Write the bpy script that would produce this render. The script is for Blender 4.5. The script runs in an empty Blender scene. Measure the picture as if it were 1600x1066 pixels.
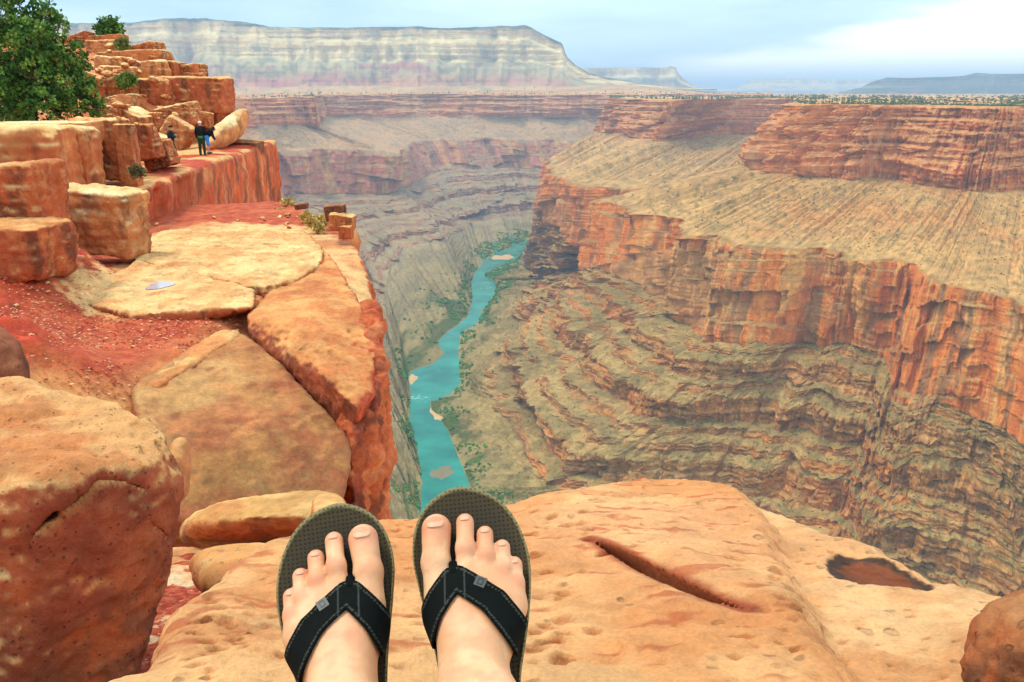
import bpy, bmesh, math, random
import numpy as np
from concurrent.futures import ThreadPoolExecutor
from mathutils import Vector, Matrix

# ------------------------------------------------------------------ camera, sky, sun, exposure
SC = bpy.context.scene
COL = SC.collection
F_PX, PITCH = 1280.0, math.radians(16.9)          # focal length in pixels of a 1600 px wide frame
cam_d = bpy.data.cameras.new("camera")
cam = bpy.data.objects.new("camera", cam_d)
COL.objects.link(cam)
cam.location = (0, 0, 0)
cam.rotation_euler = (math.pi / 2 - PITCH, 0, 0)
cam_d.sensor_width = 36.0
cam_d.lens = 36.0 * F_PX / 1600.0
cam_d.clip_start = 0.02
cam_d.clip_end = 300000.0
SC.camera = cam

SUN_EL, SUN_AZ = math.radians(62), math.radians(-70)   # azimuth from +Y, negative = left
SKY_STRENGTH = 0.125
world = bpy.data.worlds.new("World")
SC.world = world
world.use_nodes = True
wn, wl = world.node_tree.nodes, world.node_tree.links
wn.clear()
w_out = wn.new("ShaderNodeOutputWorld")
w_bg = wn.new("ShaderNodeBackground")
w_sky = wn.new("ShaderNodeTexSky")
w_sky.sky_type = 'NISHITA'
w_sky.sun_disc = False
w_sky.sun_elevation = SUN_EL
w_sky.sun_rotation = SUN_AZ
w_sky.altitude = 1400
w_tc = wn.new("ShaderNodeTexCoord")
w_map = wn.new("ShaderNodeMapping")
w_map.inputs['Scale'].default_value = (1.0, 1.0, 7.0)
w_map.inputs['Location'].default_value = (3.3, 1.7, 0.4)
w_noise = wn.new("ShaderNodeTexNoise")
w_noise.inputs['Scale'].default_value = 2.6
w_noise.inputs['Detail'].default_value = 6
w_noise.inputs['Roughness'].default_value = 0.52
w_sep = wn.new("ShaderNodeSeparateXYZ")
wl.new(w_tc.outputs['Generated'], w_map.inputs['Vector'])
wl.new(w_map.outputs['Vector'], w_noise.inputs['Vector'])
wl.new(w_tc.outputs['Generated'], w_sep.inputs['Vector'])
# bluish cloud deck with paler breaks
w_ramp = wn.new("ShaderNodeValToRGB")
w_ramp.color_ramp.elements[0].position = 0.36
w_ramp.color_ramp.elements[0].color = (3.9, 5.9, 8.1, 1)
w_ramp.color_ramp.elements[1].position = 0.62
w_ramp.color_ramp.elements[1].color = (7.0, 8.9, 9.9, 1)
wl.new(w_noise.outputs['Fac'], w_ramp.inputs['Fac'])
w_mix = wn.new("ShaderNodeMix")
w_mix.data_type = 'RGBA'
w_mix.inputs['Factor'].default_value = 0.85
wl.new(w_sky.outputs['Color'], w_mix.inputs['A'])
wl.new(w_ramp.outputs['Color'], w_mix.inputs['B'])
# bright clear gap under the far edge of the deck, low over the horizon to the right; a noise frays its edge
w_n2 = wn.new("ShaderNodeTexNoise")
w_n2.inputs['Scale'].default_value = 5.0
w_n2.inputs['Detail'].default_value = 4
wl.new(w_map.outputs['Vector'], w_n2.inputs['Vector'])
def w_math(op, a, b=None, c=None):
    n = wn.new("ShaderNodeMath"); n.operation = op
    for i, v in enumerate((a, b, c)):
        if v is None: continue
        if isinstance(v, (int, float)): n.inputs[i].default_value = v
        else: wl.new(v, n.inputs[i])
    return n.outputs[0]
w_az = w_math('ARCTAN2', w_sep.outputs['X'], w_sep.outputs['Y'])
w_top = w_math('MULTIPLY_ADD', w_az, 0.17, 0.004)                       # the deck's edge climbs to the right
w_top = w_math('MINIMUM', w_top, 0.11)
w_top = w_math('ADD', w_top, w_math('MULTIPLY_ADD', w_n2.outputs['Fac'], 0.06, -0.03))
w_gap = w_math('SUBTRACT', w_top, w_sep.outputs['Z'])
w_mr = wn.new("ShaderNodeMapRange")
w_mr.interpolation_type = 'SMOOTHSTEP'
w_mr.inputs['From Min'].default_value = -0.008
w_mr.inputs['From Max'].default_value = 0.022
wl.new(w_gap, w_mr.inputs['Value'])
w_mix2 = wn.new("ShaderNodeMix")
w_mix2.data_type = 'RGBA'
w_mix2.inputs['B'].default_value = (15.0, 14.2, 11.8, 1)
wl.new(w_mr.outputs['Result'], w_mix2.inputs['Factor'])
wl.new(w_mix.outputs['Result'], w_mix2.inputs['A'])
# an overcast deck is dimmer towards the horizon than overhead, all the way round
w_dim = wn.new("ShaderNodeMapRange")
w_dim.interpolation_type = 'SMOOTHSTEP'
w_dim.inputs['From Min'].default_value = 0.0
w_dim.inputs['From Max'].default_value = 0.45
w_dim.inputs['To Min'].default_value = 0.70
w_dim.inputs['To Max'].default_value = 1.05
wl.new(w_sep.outputs['Z'], w_dim.inputs['Value'])
w_sc = wn.new("ShaderNodeVectorMath"); w_sc.operation = 'SCALE'
wl.new(w_mix2.outputs['Result'], w_sc.inputs[0])
wl.new(w_dim.outputs['Result'], w_sc.inputs['Scale'])
w_bg.inputs['Strength'].default_value = SKY_STRENGTH
wl.new(w_sc.outputs[0], w_bg.inputs['Color'])
wl.new(w_bg.outputs['Background'], w_out.inputs['Surface'])

sun_d = bpy.data.lights.new("sun", 'SUN')
sun_d.energy = 1.5
sun_d.angle = math.radians(14)
sun_d.color = (1.0, 0.92, 0.78)
sun = bpy.data.objects.new("sun", sun_d)
COL.objects.link(sun)
_sd = Vector((math.sin(SUN_AZ) * math.cos(SUN_EL), math.cos(SUN_AZ) * math.cos(SUN_EL), math.sin(SUN_EL)))
sun.rotation_euler = _sd.to_track_quat('Z', 'Y').to_euler()

vs = SC.view_settings
vs.view_transform = 'Standard'
vs.look = 'None'
vs.gamma = 1.0
vs.use_curve_mapping = False
vs.exposure = 0.78
SC.cycles.use_denoising = True
SC.cycles.max_bounces = 5
SC.cycles.diffuse_bounces = 3
SC.cycles.volume_bounces = 0

# ------------------------------------------------------------------ helpers
FWD = np.array([0, math.cos(PITCH), -math.sin(PITCH)])
UPV = np.array([0, math.sin(PITCH), math.cos(PITCH)])
RGT = np.array([1.0, 0, 0])

def ray(x, y):
    x = np.asarray(x, float); y = np.asarray(y, float)
    return FWD + RGT * ((x - 800) / F_PX)[..., None] + UPV * ((533 - y) / F_PX)[..., None]

def at(x, y, Y):
    """world point seen in direction (x, y) of the view at horizontal distance Y"""
    r = ray(x, y)
    return r * (np.asarray(Y, float) / r[..., 1])[..., None]

def atz(x, y, z):
    r = ray(x, y)
    return r * (np.asarray(z, float) / r[..., 2])[..., None]

_rng = np.random.RandomState(7)
_PERM = np.concatenate([_rng.permutation(256)] * 3).astype(np.int32)
_GRAD = _rng.normal(size=(256, 3)).astype(np.float32)
_GRAD /= np.linalg.norm(_GRAD, axis=1)[:, None]
_GX, _GY, _GZ = [np.ascontiguousarray(_GRAD[:, k]) for k in range(3)]
_POOL = ThreadPoolExecutor(4)

def _pn_block(P):
    I = np.floor(P).astype(np.int32)
    f = P - I
    I &= 255
    u = f * f * f * (f * (f * 6 - 15) + 10)
    fx, fy, fz = f[:, 0], f[:, 1], f[:, 2]
    ux, uy, uz = u[:, 0], u[:, 1], u[:, 2]
    out = 0
    for dx in (0, 1):
        a = _PERM[I[:, 0] + dx] + I[:, 1]
        wx = ux if dx else 1 - ux
        gx = fx - dx
        for dy in (0, 1):
            b = _PERM[a + dy] + I[:, 2]
            wy = wx * (uy if dy else 1 - uy)
            gy = fy - dy
            for dz in (0, 1):
                h = _PERM[b + dz]
                out = out + wy * (uz if dz else 1 - uz) * (_GX[h] * gx + _GY[h] * gy + _GZ[h] * (fz - dz))
    return out * np.float32(1.5)

def pn(P, seed=0):
    """gradient noise, about -0.9..0.9; P (...,3)"""
    P = np.asarray(P, np.float32) + np.float32(seed * 17.31)
    shp = P.shape[:-1]
    P = P.reshape(-1, 3)
    n = len(P)
    if n <= 32768:
        return _pn_block(P).reshape(shp)
    out = np.empty(n, np.float32)
    def job(s):
        out[s:s + 32768] = _pn_block(P[s:s + 32768])
    list(_POOL.map(job, range(0, n, 32768)))
    return out.reshape(shp)

def fbm(P, oct=4, gain=0.5, lac=2.03, seed=0):
    P = np.asarray(P, np.float32)
    s, a = 0, 1.0
    for o in range(oct):
        s = s + a * pn(P, seed + o * 3)
        P = P * lac
        a *= gain
    return s

def sc3(P, sx, sy=None, sz=None):
    sy = sx if sy is None else sy
    sz = sx if sz is None else sz
    return P / np.array([sx, sy, sz], np.float32)

def sst(a, b, x):
    t = np.clip((x - a) / (b - a), 0, 1)
    return t * t * (3 - 2 * t)

def mixc(a, b, t):
    a = np.asarray(a, np.float32); b = np.asarray(b, np.float32)
    return a + (b - a) * np.asarray(t)[..., None]

def S(r, g, b):
    """sRGB 0-255 to linear"""
    c = np.array([r, g, b], float) / 255
    return np.where(c < 0.04045, c / 12.92, ((c + 0.055) / 1.055) ** 2.4)

def make_mesh(name, V, Fq, cols=None, smooth=True):
    """V (n,3), Fq (m,3) or (m,4) int"""
    V = np.asarray(V, np.float32)
    Fq = np.asarray(Fq, np.int32)
    k = Fq.shape[1]
    me = bpy.data.meshes.new(name)
    me.vertices.add(len(V))
    me.vertices.foreach_set("co", V.ravel())
    me.loops.add(Fq.size)
    me.loops.foreach_set("vertex_index", Fq.ravel())
    me.polygons.add(len(Fq))
    me.polygons.foreach_set("loop_start", np.arange(0, Fq.size, k, dtype=np.int32))
    me.polygons.foreach_set("use_smooth", np.full(len(Fq), smooth))
    me.update(calc_edges=True)
    if cols is not None:
        at_ = me.color_attributes.new("Col", 'FLOAT_COLOR', 'POINT')
        c4 = np.ones((len(V), 4), np.float32)
        c4[:, :3] = np.clip(cols, 0.003, 0.95)
        at_.data.foreach_set("color", c4.ravel())
    return me

def vnormals(me):
    n = np.empty(len(me.vertices) * 3, np.float32)
    me.vertex_normals.foreach_get("vector", n)
    return n.reshape(-1, 3)

def set_cols(me, cols):
    at_ = me.color_attributes.get("Col") or me.color_attributes.new("Col", 'FLOAT_COLOR', 'POINT')
    c4 = np.ones((len(me.vertices), 4), np.float32)
    c4[:, :3] = np.clip(cols, 0.003, 0.95)
    at_.data.foreach_set("color", c4.ravel())

def link(name, me, mat=None, parent=None, label=None, cat=None, group=None, kind=None):
    o = bpy.data.objects.new(name, me)
    COL.objects.link(o)
    if mat is not None and me is not None:
        me.materials.append(mat)
    o.parent = parent
    if label: o["label"] = label
    if cat: o["category"] = cat
    if group: o["group"] = group
    if kind: o["kind"] = kind
    return o

def grid_faces(nt, ns, wrap=False):
    i = np.arange(nt - 1)[:, None]
    m = ns if wrap else ns - 1
    j = np.arange(m)[None, :]
    j2 = (j + 1) % ns
    a = i * ns + j; b = i * ns + j2
    return np.stack([a, b, b + ns, a + ns], -1).reshape(-1, 4)

def relief(V, Q, fn):
    """push the vertices of a mesh along their normals by fn(V, N)"""
    me = make_mesh("tmp", V, Q)
    N = vnormals(me).astype(float)
    bpy.data.meshes.remove(me)
    return V + N * fn(V.astype(np.float32), N)[:, None]

# ---- signed distance helpers and surface extraction
def surface_nets(Fv, lo, h):
    nx, ny, nz = Fv.shape
    neg = Fv < 0
    cnt = np.zeros((nx - 1, ny - 1, nz - 1), np.int8)
    for a in (0, 1):
        for b in (0, 1):
            for c in (0, 1):
                cnt += neg[a:nx - 1 + a, b:ny - 1 + b, c:nz - 1 + c]
    act = np.argwhere((cnt > 0) & (cnt < 8))
    idx = np.full(cnt.shape, -1, np.int32)
    idx[act[:, 0], act[:, 1], act[:, 2]] = np.arange(len(act))
    corners = [(a, b, c) for a in (0, 1) for b in (0, 1) for c in (0, 1)]
    val = {c: Fv[act[:, 0] + c[0], act[:, 1] + c[1], act[:, 2] + c[2]] for c in corners}
    acc = np.zeros((len(act), 3)); n = np.zeros(len(act))
    for c in corners:
        for ax in range(3):
            if c[ax] == 0:
                d = list(c); d[ax] = 1; d = tuple(d)
                va, vb = val[c], val[d]
                m = (va < 0) != (vb < 0)
                t = np.where(m, va / np.where(m, va - vb, 1), 0)
                p = np.zeros((len(act), 3)); p[:] = c
                p[:, ax] = t
                acc += p * m[:, None]; n += m
    V = (act + acc / np.maximum(n, 1)[:, None]) * h + lo
    quads = []
    for ax in range(3):
        sl0 = [slice(None)] * 3; sl1 = [slice(None)] * 3
        sl0[ax] = slice(0, -1); sl1[ax] = slice(1, None)
        A = neg[tuple(sl0)]; B = neg[tuple(sl1)]
        o1, o2 = [(1, 2), (2, 0), (0, 1)][ax]
        E = np.argwhere(A != B)
        ok = (E[:, o1] > 0) & (E[:, o2] > 0) & (E[:, o1] < Fv.shape[o1] - 1) & (E[:, o2] < Fv.shape[o2] - 1)
        E = E[ok]
        flip = A[E[:, 0], E[:, 1], E[:, 2]]
        def cell(d1, d2):
            q = E.copy(); q[:, o1] += d1; q[:, o2] += d2
            return idx[q[:, 0], q[:, 1], q[:, 2]]
        q = np.stack([cell(-1, -1), cell(0, -1), cell(0, 0), cell(-1, 0)], -1)
        q[~flip] = q[~flip][:, ::-1]
        quads.append(q)
    Q = np.concatenate(quads)
    return V, Q[(Q >= 0).all(1)]

def sdf_mesh(fn, lo, hi, h, band=None, B=4):
    """mesh of fn(P)=0 on a sparse grid: coarse pass picks the bricks that hold the surface"""
    lo = np.asarray(lo, float); hi = np.asarray(hi, float)
    nb = np.maximum(np.ceil((hi - lo) / (h * B)).astype(int), 1)
    H = h * B
    ax = [lo[k] + (np.arange(nb[k]) + 0.5) * H for k in range(3)]
    C = np.stack(np.meshgrid(*ax, indexing='ij'), -1)
    C = C.reshape(-1, 3)
    Fc = np.empty(len(C), np.float32)
    def cjob(s):
        Fc[s:s + 40000] = fn(C[s:s + 40000])
    list(_POOL.map(cjob, range(0, len(C), 40000)))
    Fc = Fc.reshape(nb)
    if band is None:
        band = H * 1.2
    act = np.argwhere(np.abs(Fc) < band + H * 0.9)
    N = nb * B
    Fv = np.repeat(np.repeat(np.repeat(Fc, B, 0), B, 1), B, 2)
    off = np.stack(np.meshgrid(*[np.arange(B)] * 3, indexing='ij'), -1).reshape(-1, 3)
    step = max(1, 40000 // len(off))
    def job(s):
        I = (act[s:s + step, None, :] * B + off[None]).reshape(-1, 3)
        Fv[I[:, 0], I[:, 1], I[:, 2]] = fn(lo + (I + 0.5) * h)
    list(_POOL.map(job, range(0, len(act), step)))
    Fp = np.pad(Fv, 1, constant_values=h)
    return surface_nets(Fp, lo - 0.5 * h, h)

def smax(ds, r):
    ds = np.stack(ds, 0)
    m = ds.max(0)
    return m + r * np.log(np.exp((ds - m) / r).sum(0))

def smin2(a, b, k):
    hh = np.clip(0.5 + 0.5 * (b - a) / k, 0, 1)
    return b + (a - b) * hh - k * hh * (1 - hh)

def hull_planes(pts):
    bm = bmesh.new()
    for p in pts:
        bm.verts.new(tuple(p))
    r = bmesh.ops.convex_hull(bm, input=bm.verts)
    bm.normal_update()
    pl = []
    c = np.mean(np.asarray(pts), 0)
    for f in bm.faces:
        n = np.array(f.normal); o = np.array(f.verts[0].co)
        if np.linalg.norm(n) < 0.5: continue
        if np.dot(n, c - o) > 0: n = -n
        if not any(np.dot(n, q[0]) > 0.998 and abs(np.dot(n, o) - q[1]) < 0.01 * np.abs(np.asarray(pts) - c).max() for q in pl):
            pl.append((n, float(np.dot(n, o))))
    bm.free()
    return pl

def planes_sdf(P, pl, r):
    A = np.array([p[0] for p in pl], np.float32); o = np.array([p[1] for p in pl], np.float32)
    c = A.mean(0) * 0 + P[0].astype(np.float32)                      # work near the rock, not far from the origin
    D = (P - P[0]).astype(np.float32) @ A.T - (o - A @ c)
    m = D.max(1)
    k = np.nonzero(np.abs(m) < 12 * r)[0]
    if len(k):
        E = D[k] - m[k, None]
        E /= np.float32(r)
        np.exp(E, out=E)
        m[k] += np.float32(r) * np.log(E.sum(1))
    return m.astype(float)

def roundcone(P, a, b, ra, rb):
    a = np.asarray(a, float); b = np.asarray(b, float)
    ab = b - a
    t = np.clip(((P - a) @ ab) / (ab @ ab), 0, 1)
    return np.linalg.norm(P - a - t[:, None] * ab, axis=1) - (ra + (rb - ra) * t)

def ellips(P, c, r):
    q = (P - np.asarray(c)) / np.asarray(r)
    k0 = np.linalg.norm(q, axis=1)
    k1 = np.linalg.norm(q / np.asarray(r), axis=1)
    return k0 * (k0 - 1) / np.maximum(k1, 1e-9)

def poly_sd(P2, poly):
    """signed distance to a closed polygon in 2D, negative inside"""
    P2 = np.asarray(P2, float); poly = np.asarray(poly, float)
    d = np.full(len(P2), 1e18); s = np.zeros(len(P2), bool)
    n = len(poly)
    for i in range(n):
        a, b = poly[i], poly[(i + 1) % n]
        e = b - a; w = P2 - a
        t = np.clip((w @ e) / max(e @ e, 1e-12), 0, 1)
        d = np.minimum(d, ((w - t[:, None] * e) ** 2).sum(1))
        c = (a[1] > P2[:, 1]) != (b[1] > P2[:, 1])
        if e[1] != 0:
            s ^= c & (P2[:, 0] < a[0] + (P2[:, 1] - a[1]) / e[1] * e[0])
    d = np.sqrt(d)
    return np.where(s, -d, d)

def line_dist(P2, line):
    """distance to an open polyline, the parameter 0..1 along it, and the side (left positive)"""
    P2 = np.asarray(P2, float); line = np.asarray(line, float)
    seg = np.linalg.norm(np.diff(line, axis=0), axis=1)
    L = np.concatenate([[0], np.cumsum(seg)])
    best = np.full(len(P2), 1e18); par = np.zeros(len(P2)); side = np.zeros(len(P2))
    for i in range(len(line) - 1):
        a, e = line[i], line[i + 1] - line[i]
        w = P2 - a
        t = np.clip((w @ e) / max(e @ e, 1e-12), 0, 1)
        q = w - t[:, None] * e
        d = (q ** 2).sum(1)
        m = d < best
        best[m] = d[m]
        par[m] = (L[i] + t[m] * seg[i]) / L[-1]
        side[m] = np.sign(e[0] * w[m, 1] - e[1] * w[m, 0])
    return np.sqrt(best), par, side

def grid2d(fn, lo, hi, step):
    """tabulate fn(P2) -> tuple of fields on a plan grid, return a bilinear lookup"""
    lo = np.asarray(lo, float); n = np.ceil((np.asarray(hi, float) - lo) / step).astype(int) + 2
    X, Y = np.meshgrid(lo[0] + np.arange(n[0]) * step, lo[1] + np.arange(n[1]) * step, indexing='ij')
    T = [np.asarray(t, np.float32).reshape(n) for t in fn(np.stack([X.ravel(), Y.ravel()], -1))]
    def look(p):
        g = (p - lo) / step
        i = np.clip(np.floor(g).astype(np.int32), 0, n - 2)
        f = np.clip(g - i, 0, 1); a, b = f[:, 0], f[:, 1]; i, j = i[:, 0], i[:, 1]
        return [t[i, j] * (1 - a) * (1 - b) + t[i + 1, j] * a * (1 - b) + t[i, j + 1] * (1 - a) * b + t[i + 1, j + 1] * a * b for t in T]
    return look

def crom(P, u):
    """Catmull-Rom through P (K,d) at parameters u (0..K-1)"""
    P = np.asarray(P, float)
    K = len(P)
    i = np.clip(np.floor(u).astype(int), 0, K - 2)
    t = (u - i)[:, None]
    g = lambda j: P[np.clip(j, 0, K - 1)]
    p0, p1, p2, p3 = g(i - 1), g(i), g(i + 1), g(i + 2)
    return 0.5 * (2 * p1 + (p2 - p0) * t + (2 * p0 - 5 * p1 + 4 * p2 - p3) * t ** 2 + (3 * p1 - p0 - 3 * p2 + p3) * t ** 3)

# ---- materials
def new_mat(name):
    m = bpy.data.materials.new(name)
    m.use_nodes = True
    nt = m.node_tree
    return m, nt.nodes, nt.links, nt.nodes['Principled BSDF']

def rock_mat(name, scale, bump=0.5, dist=0.02, vary=0.25, rough=0.9, spots=0.0, spot_scale=30.0, streak=0.0, spec=0.25, detail=10, s2=7):
    """colour comes from the mesh; the nodes add grain, mottling, small pits and relief (scale = features per metre)"""
    m, N, L, b = new_mat(name)
    b.inputs['Roughness'].default_value = rough
    b.inputs['Specular IOR Level'].default_value = spec
    at_ = N.new("ShaderNodeAttribute"); at_.attribute_name = "Col"
    geo = N.new("ShaderNodeNewGeometry")
    n1 = N.new("ShaderNodeTexNoise"); n1.inputs['Scale'].default_value = scale; n1.inputs['Detail'].default_value = detail
    n1.inputs['Roughness'].default_value = 0.65
    n2 = N.new("ShaderNodeTexNoise"); n2.inputs['Scale'].default_value = scale * s2; n2.inputs['Detail'].default_value = 6
    n2.inputs['Roughness'].default_value = 0.7
    for n in (n1, n2): L.new(geo.outputs['Position'], n.inputs['Vector'])
    mr = N.new("ShaderNodeMapRange")
    mr.inputs['From Min'].default_value = 0.3; mr.inputs['From Max'].default_value = 0.7
    mr.inputs['To Min'].default_value = 1 - vary; mr.inputs['To Max'].default_value = 1 + vary
    mr.clamp = False
    L.new(n1.outputs['Fac'], mr.inputs['Value'])
    mr2 = N.new("ShaderNodeMapRange")
    mr2.inputs['From Min'].default_value = 0.3; mr2.inputs['From Max'].default_value = 0.7
    mr2.inputs['To Min'].default_value = 1 - vary * 0.8; mr2.inputs['To Max'].default_value = 1 + vary * 0.8
    mr2.clamp = False
    L.new(n2.outputs['Fac'], mr2.inputs['Value'])
    mu = N.new("ShaderNodeMath"); mu.operation = 'MULTIPLY'
    L.new(mr.outputs['Result'], mu.inputs[0]); L.new(mr2.outputs['Result'], mu.inputs[1])
    fac = mu.outputs[0]
    hgt = N.new("ShaderNodeMath"); hgt.operation = 'MULTIPLY_ADD'; hgt.inputs[1].default_value = 0.35
    L.new(n2.outputs['Fac'], hgt.inputs[0]); L.new(n1.outputs['Fac'], hgt.inputs[2])
    height = hgt.outputs[0]
    if spots > 0:
        v = N.new("ShaderNodeTexVoronoi"); v.inputs['Scale'].default_value = spot_scale
        wv = N.new("ShaderNodeVectorMath"); wv.operation = 'MULTIPLY_ADD'
        wv.inputs[1].default_value = (0.25 / scale,) * 3
        L.new(n1.outputs['Color'], wv.inputs[0]); L.new(geo.outputs['Position'], wv.inputs[2])
        L.new(wv.outputs[0], v.inputs['Vector'])
        # only some cells carry a pit: cell colour picks its size
        sp = N.new("ShaderNodeSeparateColor"); L.new(v.outputs['Color'], sp.inputs['Color'])
        sz = N.new("ShaderNodeMapRange"); sz.inputs['From Min'].default_value = 0.55; sz.inputs['From Max'].default_value = 1.0
        sz.inputs['To Min'].default_value = 0.0; sz.inputs['To Max'].default_value = 0.34
        L.new(sp.outputs['Red'], sz.inputs['Value'])
        df = N.new("ShaderNodeMath"); df.operation = 'SUBTRACT'
        L.new(sz.outputs['Result'], df.inputs[0]); L.new(v.outputs['Distance'], df.inputs[1])
        st = N.new("ShaderNodeMapRange"); st.inputs['From Min'].default_value = -0.04; st.inputs['From Max'].default_value = 0.10
        L.new(df.outputs[0], st.inputs['Value'])
        dk = N.new("ShaderNodeMath"); dk.operation = 'MULTIPLY_ADD'; dk.inputs[1].default_value = -spots; dk.inputs[2].default_value = 1.0
        L.new(st.outputs['Result'], dk.inputs[0])
        m3 = N.new("ShaderNodeMath"); m3.operation = 'MULTIPLY'
        L.new(fac, m3.inputs[0]); L.new(dk.outputs[0], m3.inputs[1]); fac = m3.outputs[0]
        h2 = N.new("ShaderNodeMath"); h2.operation = 'MULTIPLY_ADD'; h2.inputs[1].default_value = -0.5
        L.new(st.outputs['Result'], h2.inputs[0]); L.new(height, h2.inputs[2]); height = h2.outputs[0]
    if streak > 0:
        mp = N.new("ShaderNodeMapping"); mp.inputs['Scale'].default_value = (scale * 2.2, scale * 2.2, scale * 0.16)
        L.new(geo.outputs['Position'], mp.inputs['Vector'])
        n3 = N.new("ShaderNodeTexNoise"); n3.inputs['Scale'].default_value = 1.0; n3.inputs['Detail'].default_value = 6
        L.new(mp.outputs['Vector'], n3.inputs['Vector'])
        m4 = N.new("ShaderNodeMapRange"); m4.inputs['From Min'].default_value = 0.32; m4.inputs['From Max'].default_value = 0.68
        m4.inputs['To Min'].default_value = 1 - streak; m4.inputs['To Max'].default_value = 1 + streak * 0.7
        L.new(n3.outputs['Fac'], m4.inputs['Value'])
        m5 = N.new("ShaderNodeMath"); m5.operation = 'MULTIPLY'
        L.new(fac, m5.inputs[0]); L.new(m4.outputs['Result'], m5.inputs[1]); fac = m5.outputs[0]
    mx = N.new("ShaderNodeVectorMath"); mx.operation = 'SCALE'
    L.new(at_.outputs['Color'], mx.inputs[0]); L.new(fac, mx.inputs['Scale'])
    L.new(mx.outputs[0], b.inputs['Base Color'])
    bp = N.new("ShaderNodeBump"); bp.inputs['Strength'].default_value = bump; bp.inputs['Distance'].default_value = dist
    L.new(height, bp.inputs['Height'])
    L.new(bp.outputs['Normal'], b.inputs['Normal'])
    return m

def plain_mat(name, col, rough=0.8, spec=0.3, vary=0.0, scale=20.0, bump=0.0, dist=0.002):
    m, N, L, b = new_mat(name)
    b.inputs['Roughness'].default_value = rough
    b.inputs['Specular IOR Level'].default_value = spec
    geo = N.new("ShaderNodeNewGeometry")
    n1 = N.new("ShaderNodeTexNoise"); n1.inputs['Scale'].default_value = scale; n1.inputs['Detail'].default_value = 6
    L.new(geo.outputs['Position'], n1.inputs['Vector'])
    r = N.new("ShaderNodeMapRange"); r.inputs['From Min'].default_value = 0.3; r.inputs['From Max'].default_value = 0.7
    r.inputs['To Min'].default_value = 1 - vary; r.inputs['To Max'].default_value = 1 + vary
    L.new(n1.outputs['Fac'], r.inputs['Value'])
    mx = N.new("ShaderNodeVectorMath"); mx.operation = 'SCALE'; mx.inputs[0].default_value = tuple(col)
    L.new(r.outputs['Result'], mx.inputs['Scale'])
    L.new(mx.outputs[0], b.inputs['Base Color'])
    if bump > 0:
        bp = N.new("ShaderNodeBump"); bp.inputs['Strength'].default_value = bump; bp.inputs['Distance'].default_value = dist
        L.new(n1.outputs['Fac'], bp.inputs['Height']); L.new(bp.outputs['Normal'], b.inputs['Normal'])
    return m
# ------------------------------------------------------------------ the canyon: walls, plateau, river, far mesas
Z0, Z1, Z2, Z3, Z7, Z8 = -32., -217., -310., -515., -745., -800.
M_far = rock_mat("canyon_rock", 0.05, bump=0.9, dist=3.5, vary=0.28, rough=0.95, spec=0.1, streak=0.0, detail=9)

def stations(tab):
    tab = np.asarray(tab, float)
    out = []
    for k, z in enumerate((Z1, Z2, Z3, Z7, Z8)):
        out.append(atz(tab[:, 2 * k], tab[:, 2 * k + 1], np.full(len(tab), z)))
    if tab.shape[1] > 10:
        for i in np.nonzero(tab[:, 10])[0]:
            Y2 = tab[i, 10]; Y8 = out[4][i, 1]
            for k, Y in ((0, Y2 * 1.04), (1, Y2), (2, Y2 * 0.98), (3, (Y2 * 0.98 + Y8) / 2)):
                out[k][i] = at(tab[i, 2 * k], tab[i, 2 * k + 1], Y)
    return out

#            R1           R2          R3         R7          R8
RW = [(1090, 196, 1040, 236, 1030, 275, 1000, 345, 985, 368),
      (1000, 200, 930, 240, 925, 282, 905, 352, 880, 372),
      (934, 206, 868, 246, 862, 298, 842, 372, 826, 380),
      (975, 209, 874, 262, 866, 318, 838, 398, 812, 398),
      (1034, 221, 890, 280, 880, 338, 836, 416, 806, 408),
      (1130, 211, 971, 295, 940, 348, 834, 428, 796, 424),
      (1235, 212, 1120, 289, 1040, 345, 832, 440, 780, 444),
      (1250, 232, 1010, 303, 940, 380, 828, 462, 762, 470),
      (1180, 257, 945, 314, 930, 424, 816, 500, 738, 500),
      (1200, 267, 990, 326, 972, 447, 796, 548, 722, 530),
      (1225, 271, 1036, 338, 1015, 464, 764, 600, 718, 585),
      (1255, 274, 1073, 361, 1044, 488, 785, 655, 694, 635),
      (1295, 277, 1122, 368, 1096, 512, 846, 742, 722, 735),
      (1337, 280, 1171, 383, 1146, 544, 925, 775, 770, 820),
      (1370, 279, 1235, 388, 1208, 547, 1020, 785, 855, 880),
      (1405, 281, 1290, 391, 1262, 543, 1105, 790, 945, 915),
      (1430, 285, 1320, 394, 1295, 548, 1160, 798, 1000, 940),
      (1452, 289, 1350, 404, 1326, 556, 1210, 806, 1060, 960),
      (1490, 293, 1402, 404, 1376, 572, 1285, 826, 1140, 1000),
      (1520, 298, 1449, 422, 1404, 612, 1335, 860, 1210, 1040),
      (1548, 300, 1493, 446, 1448, 640, 1395, 880, 1290, 1090),
      (1580, 299, 1545, 458, 1506, 658, 1475, 910, 1390, 1150),
      (1625, 298, 1610, 470, 1568, 686, 1585, 960, 1530, 1250),
      (1720, 304, 1720, 492, 1672, 730, 1730, 1050, 1730, 1430),
      (1900, 312, 1900, 520, 1840, 800, 1970, 1200, 2050, 1800)]
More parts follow.
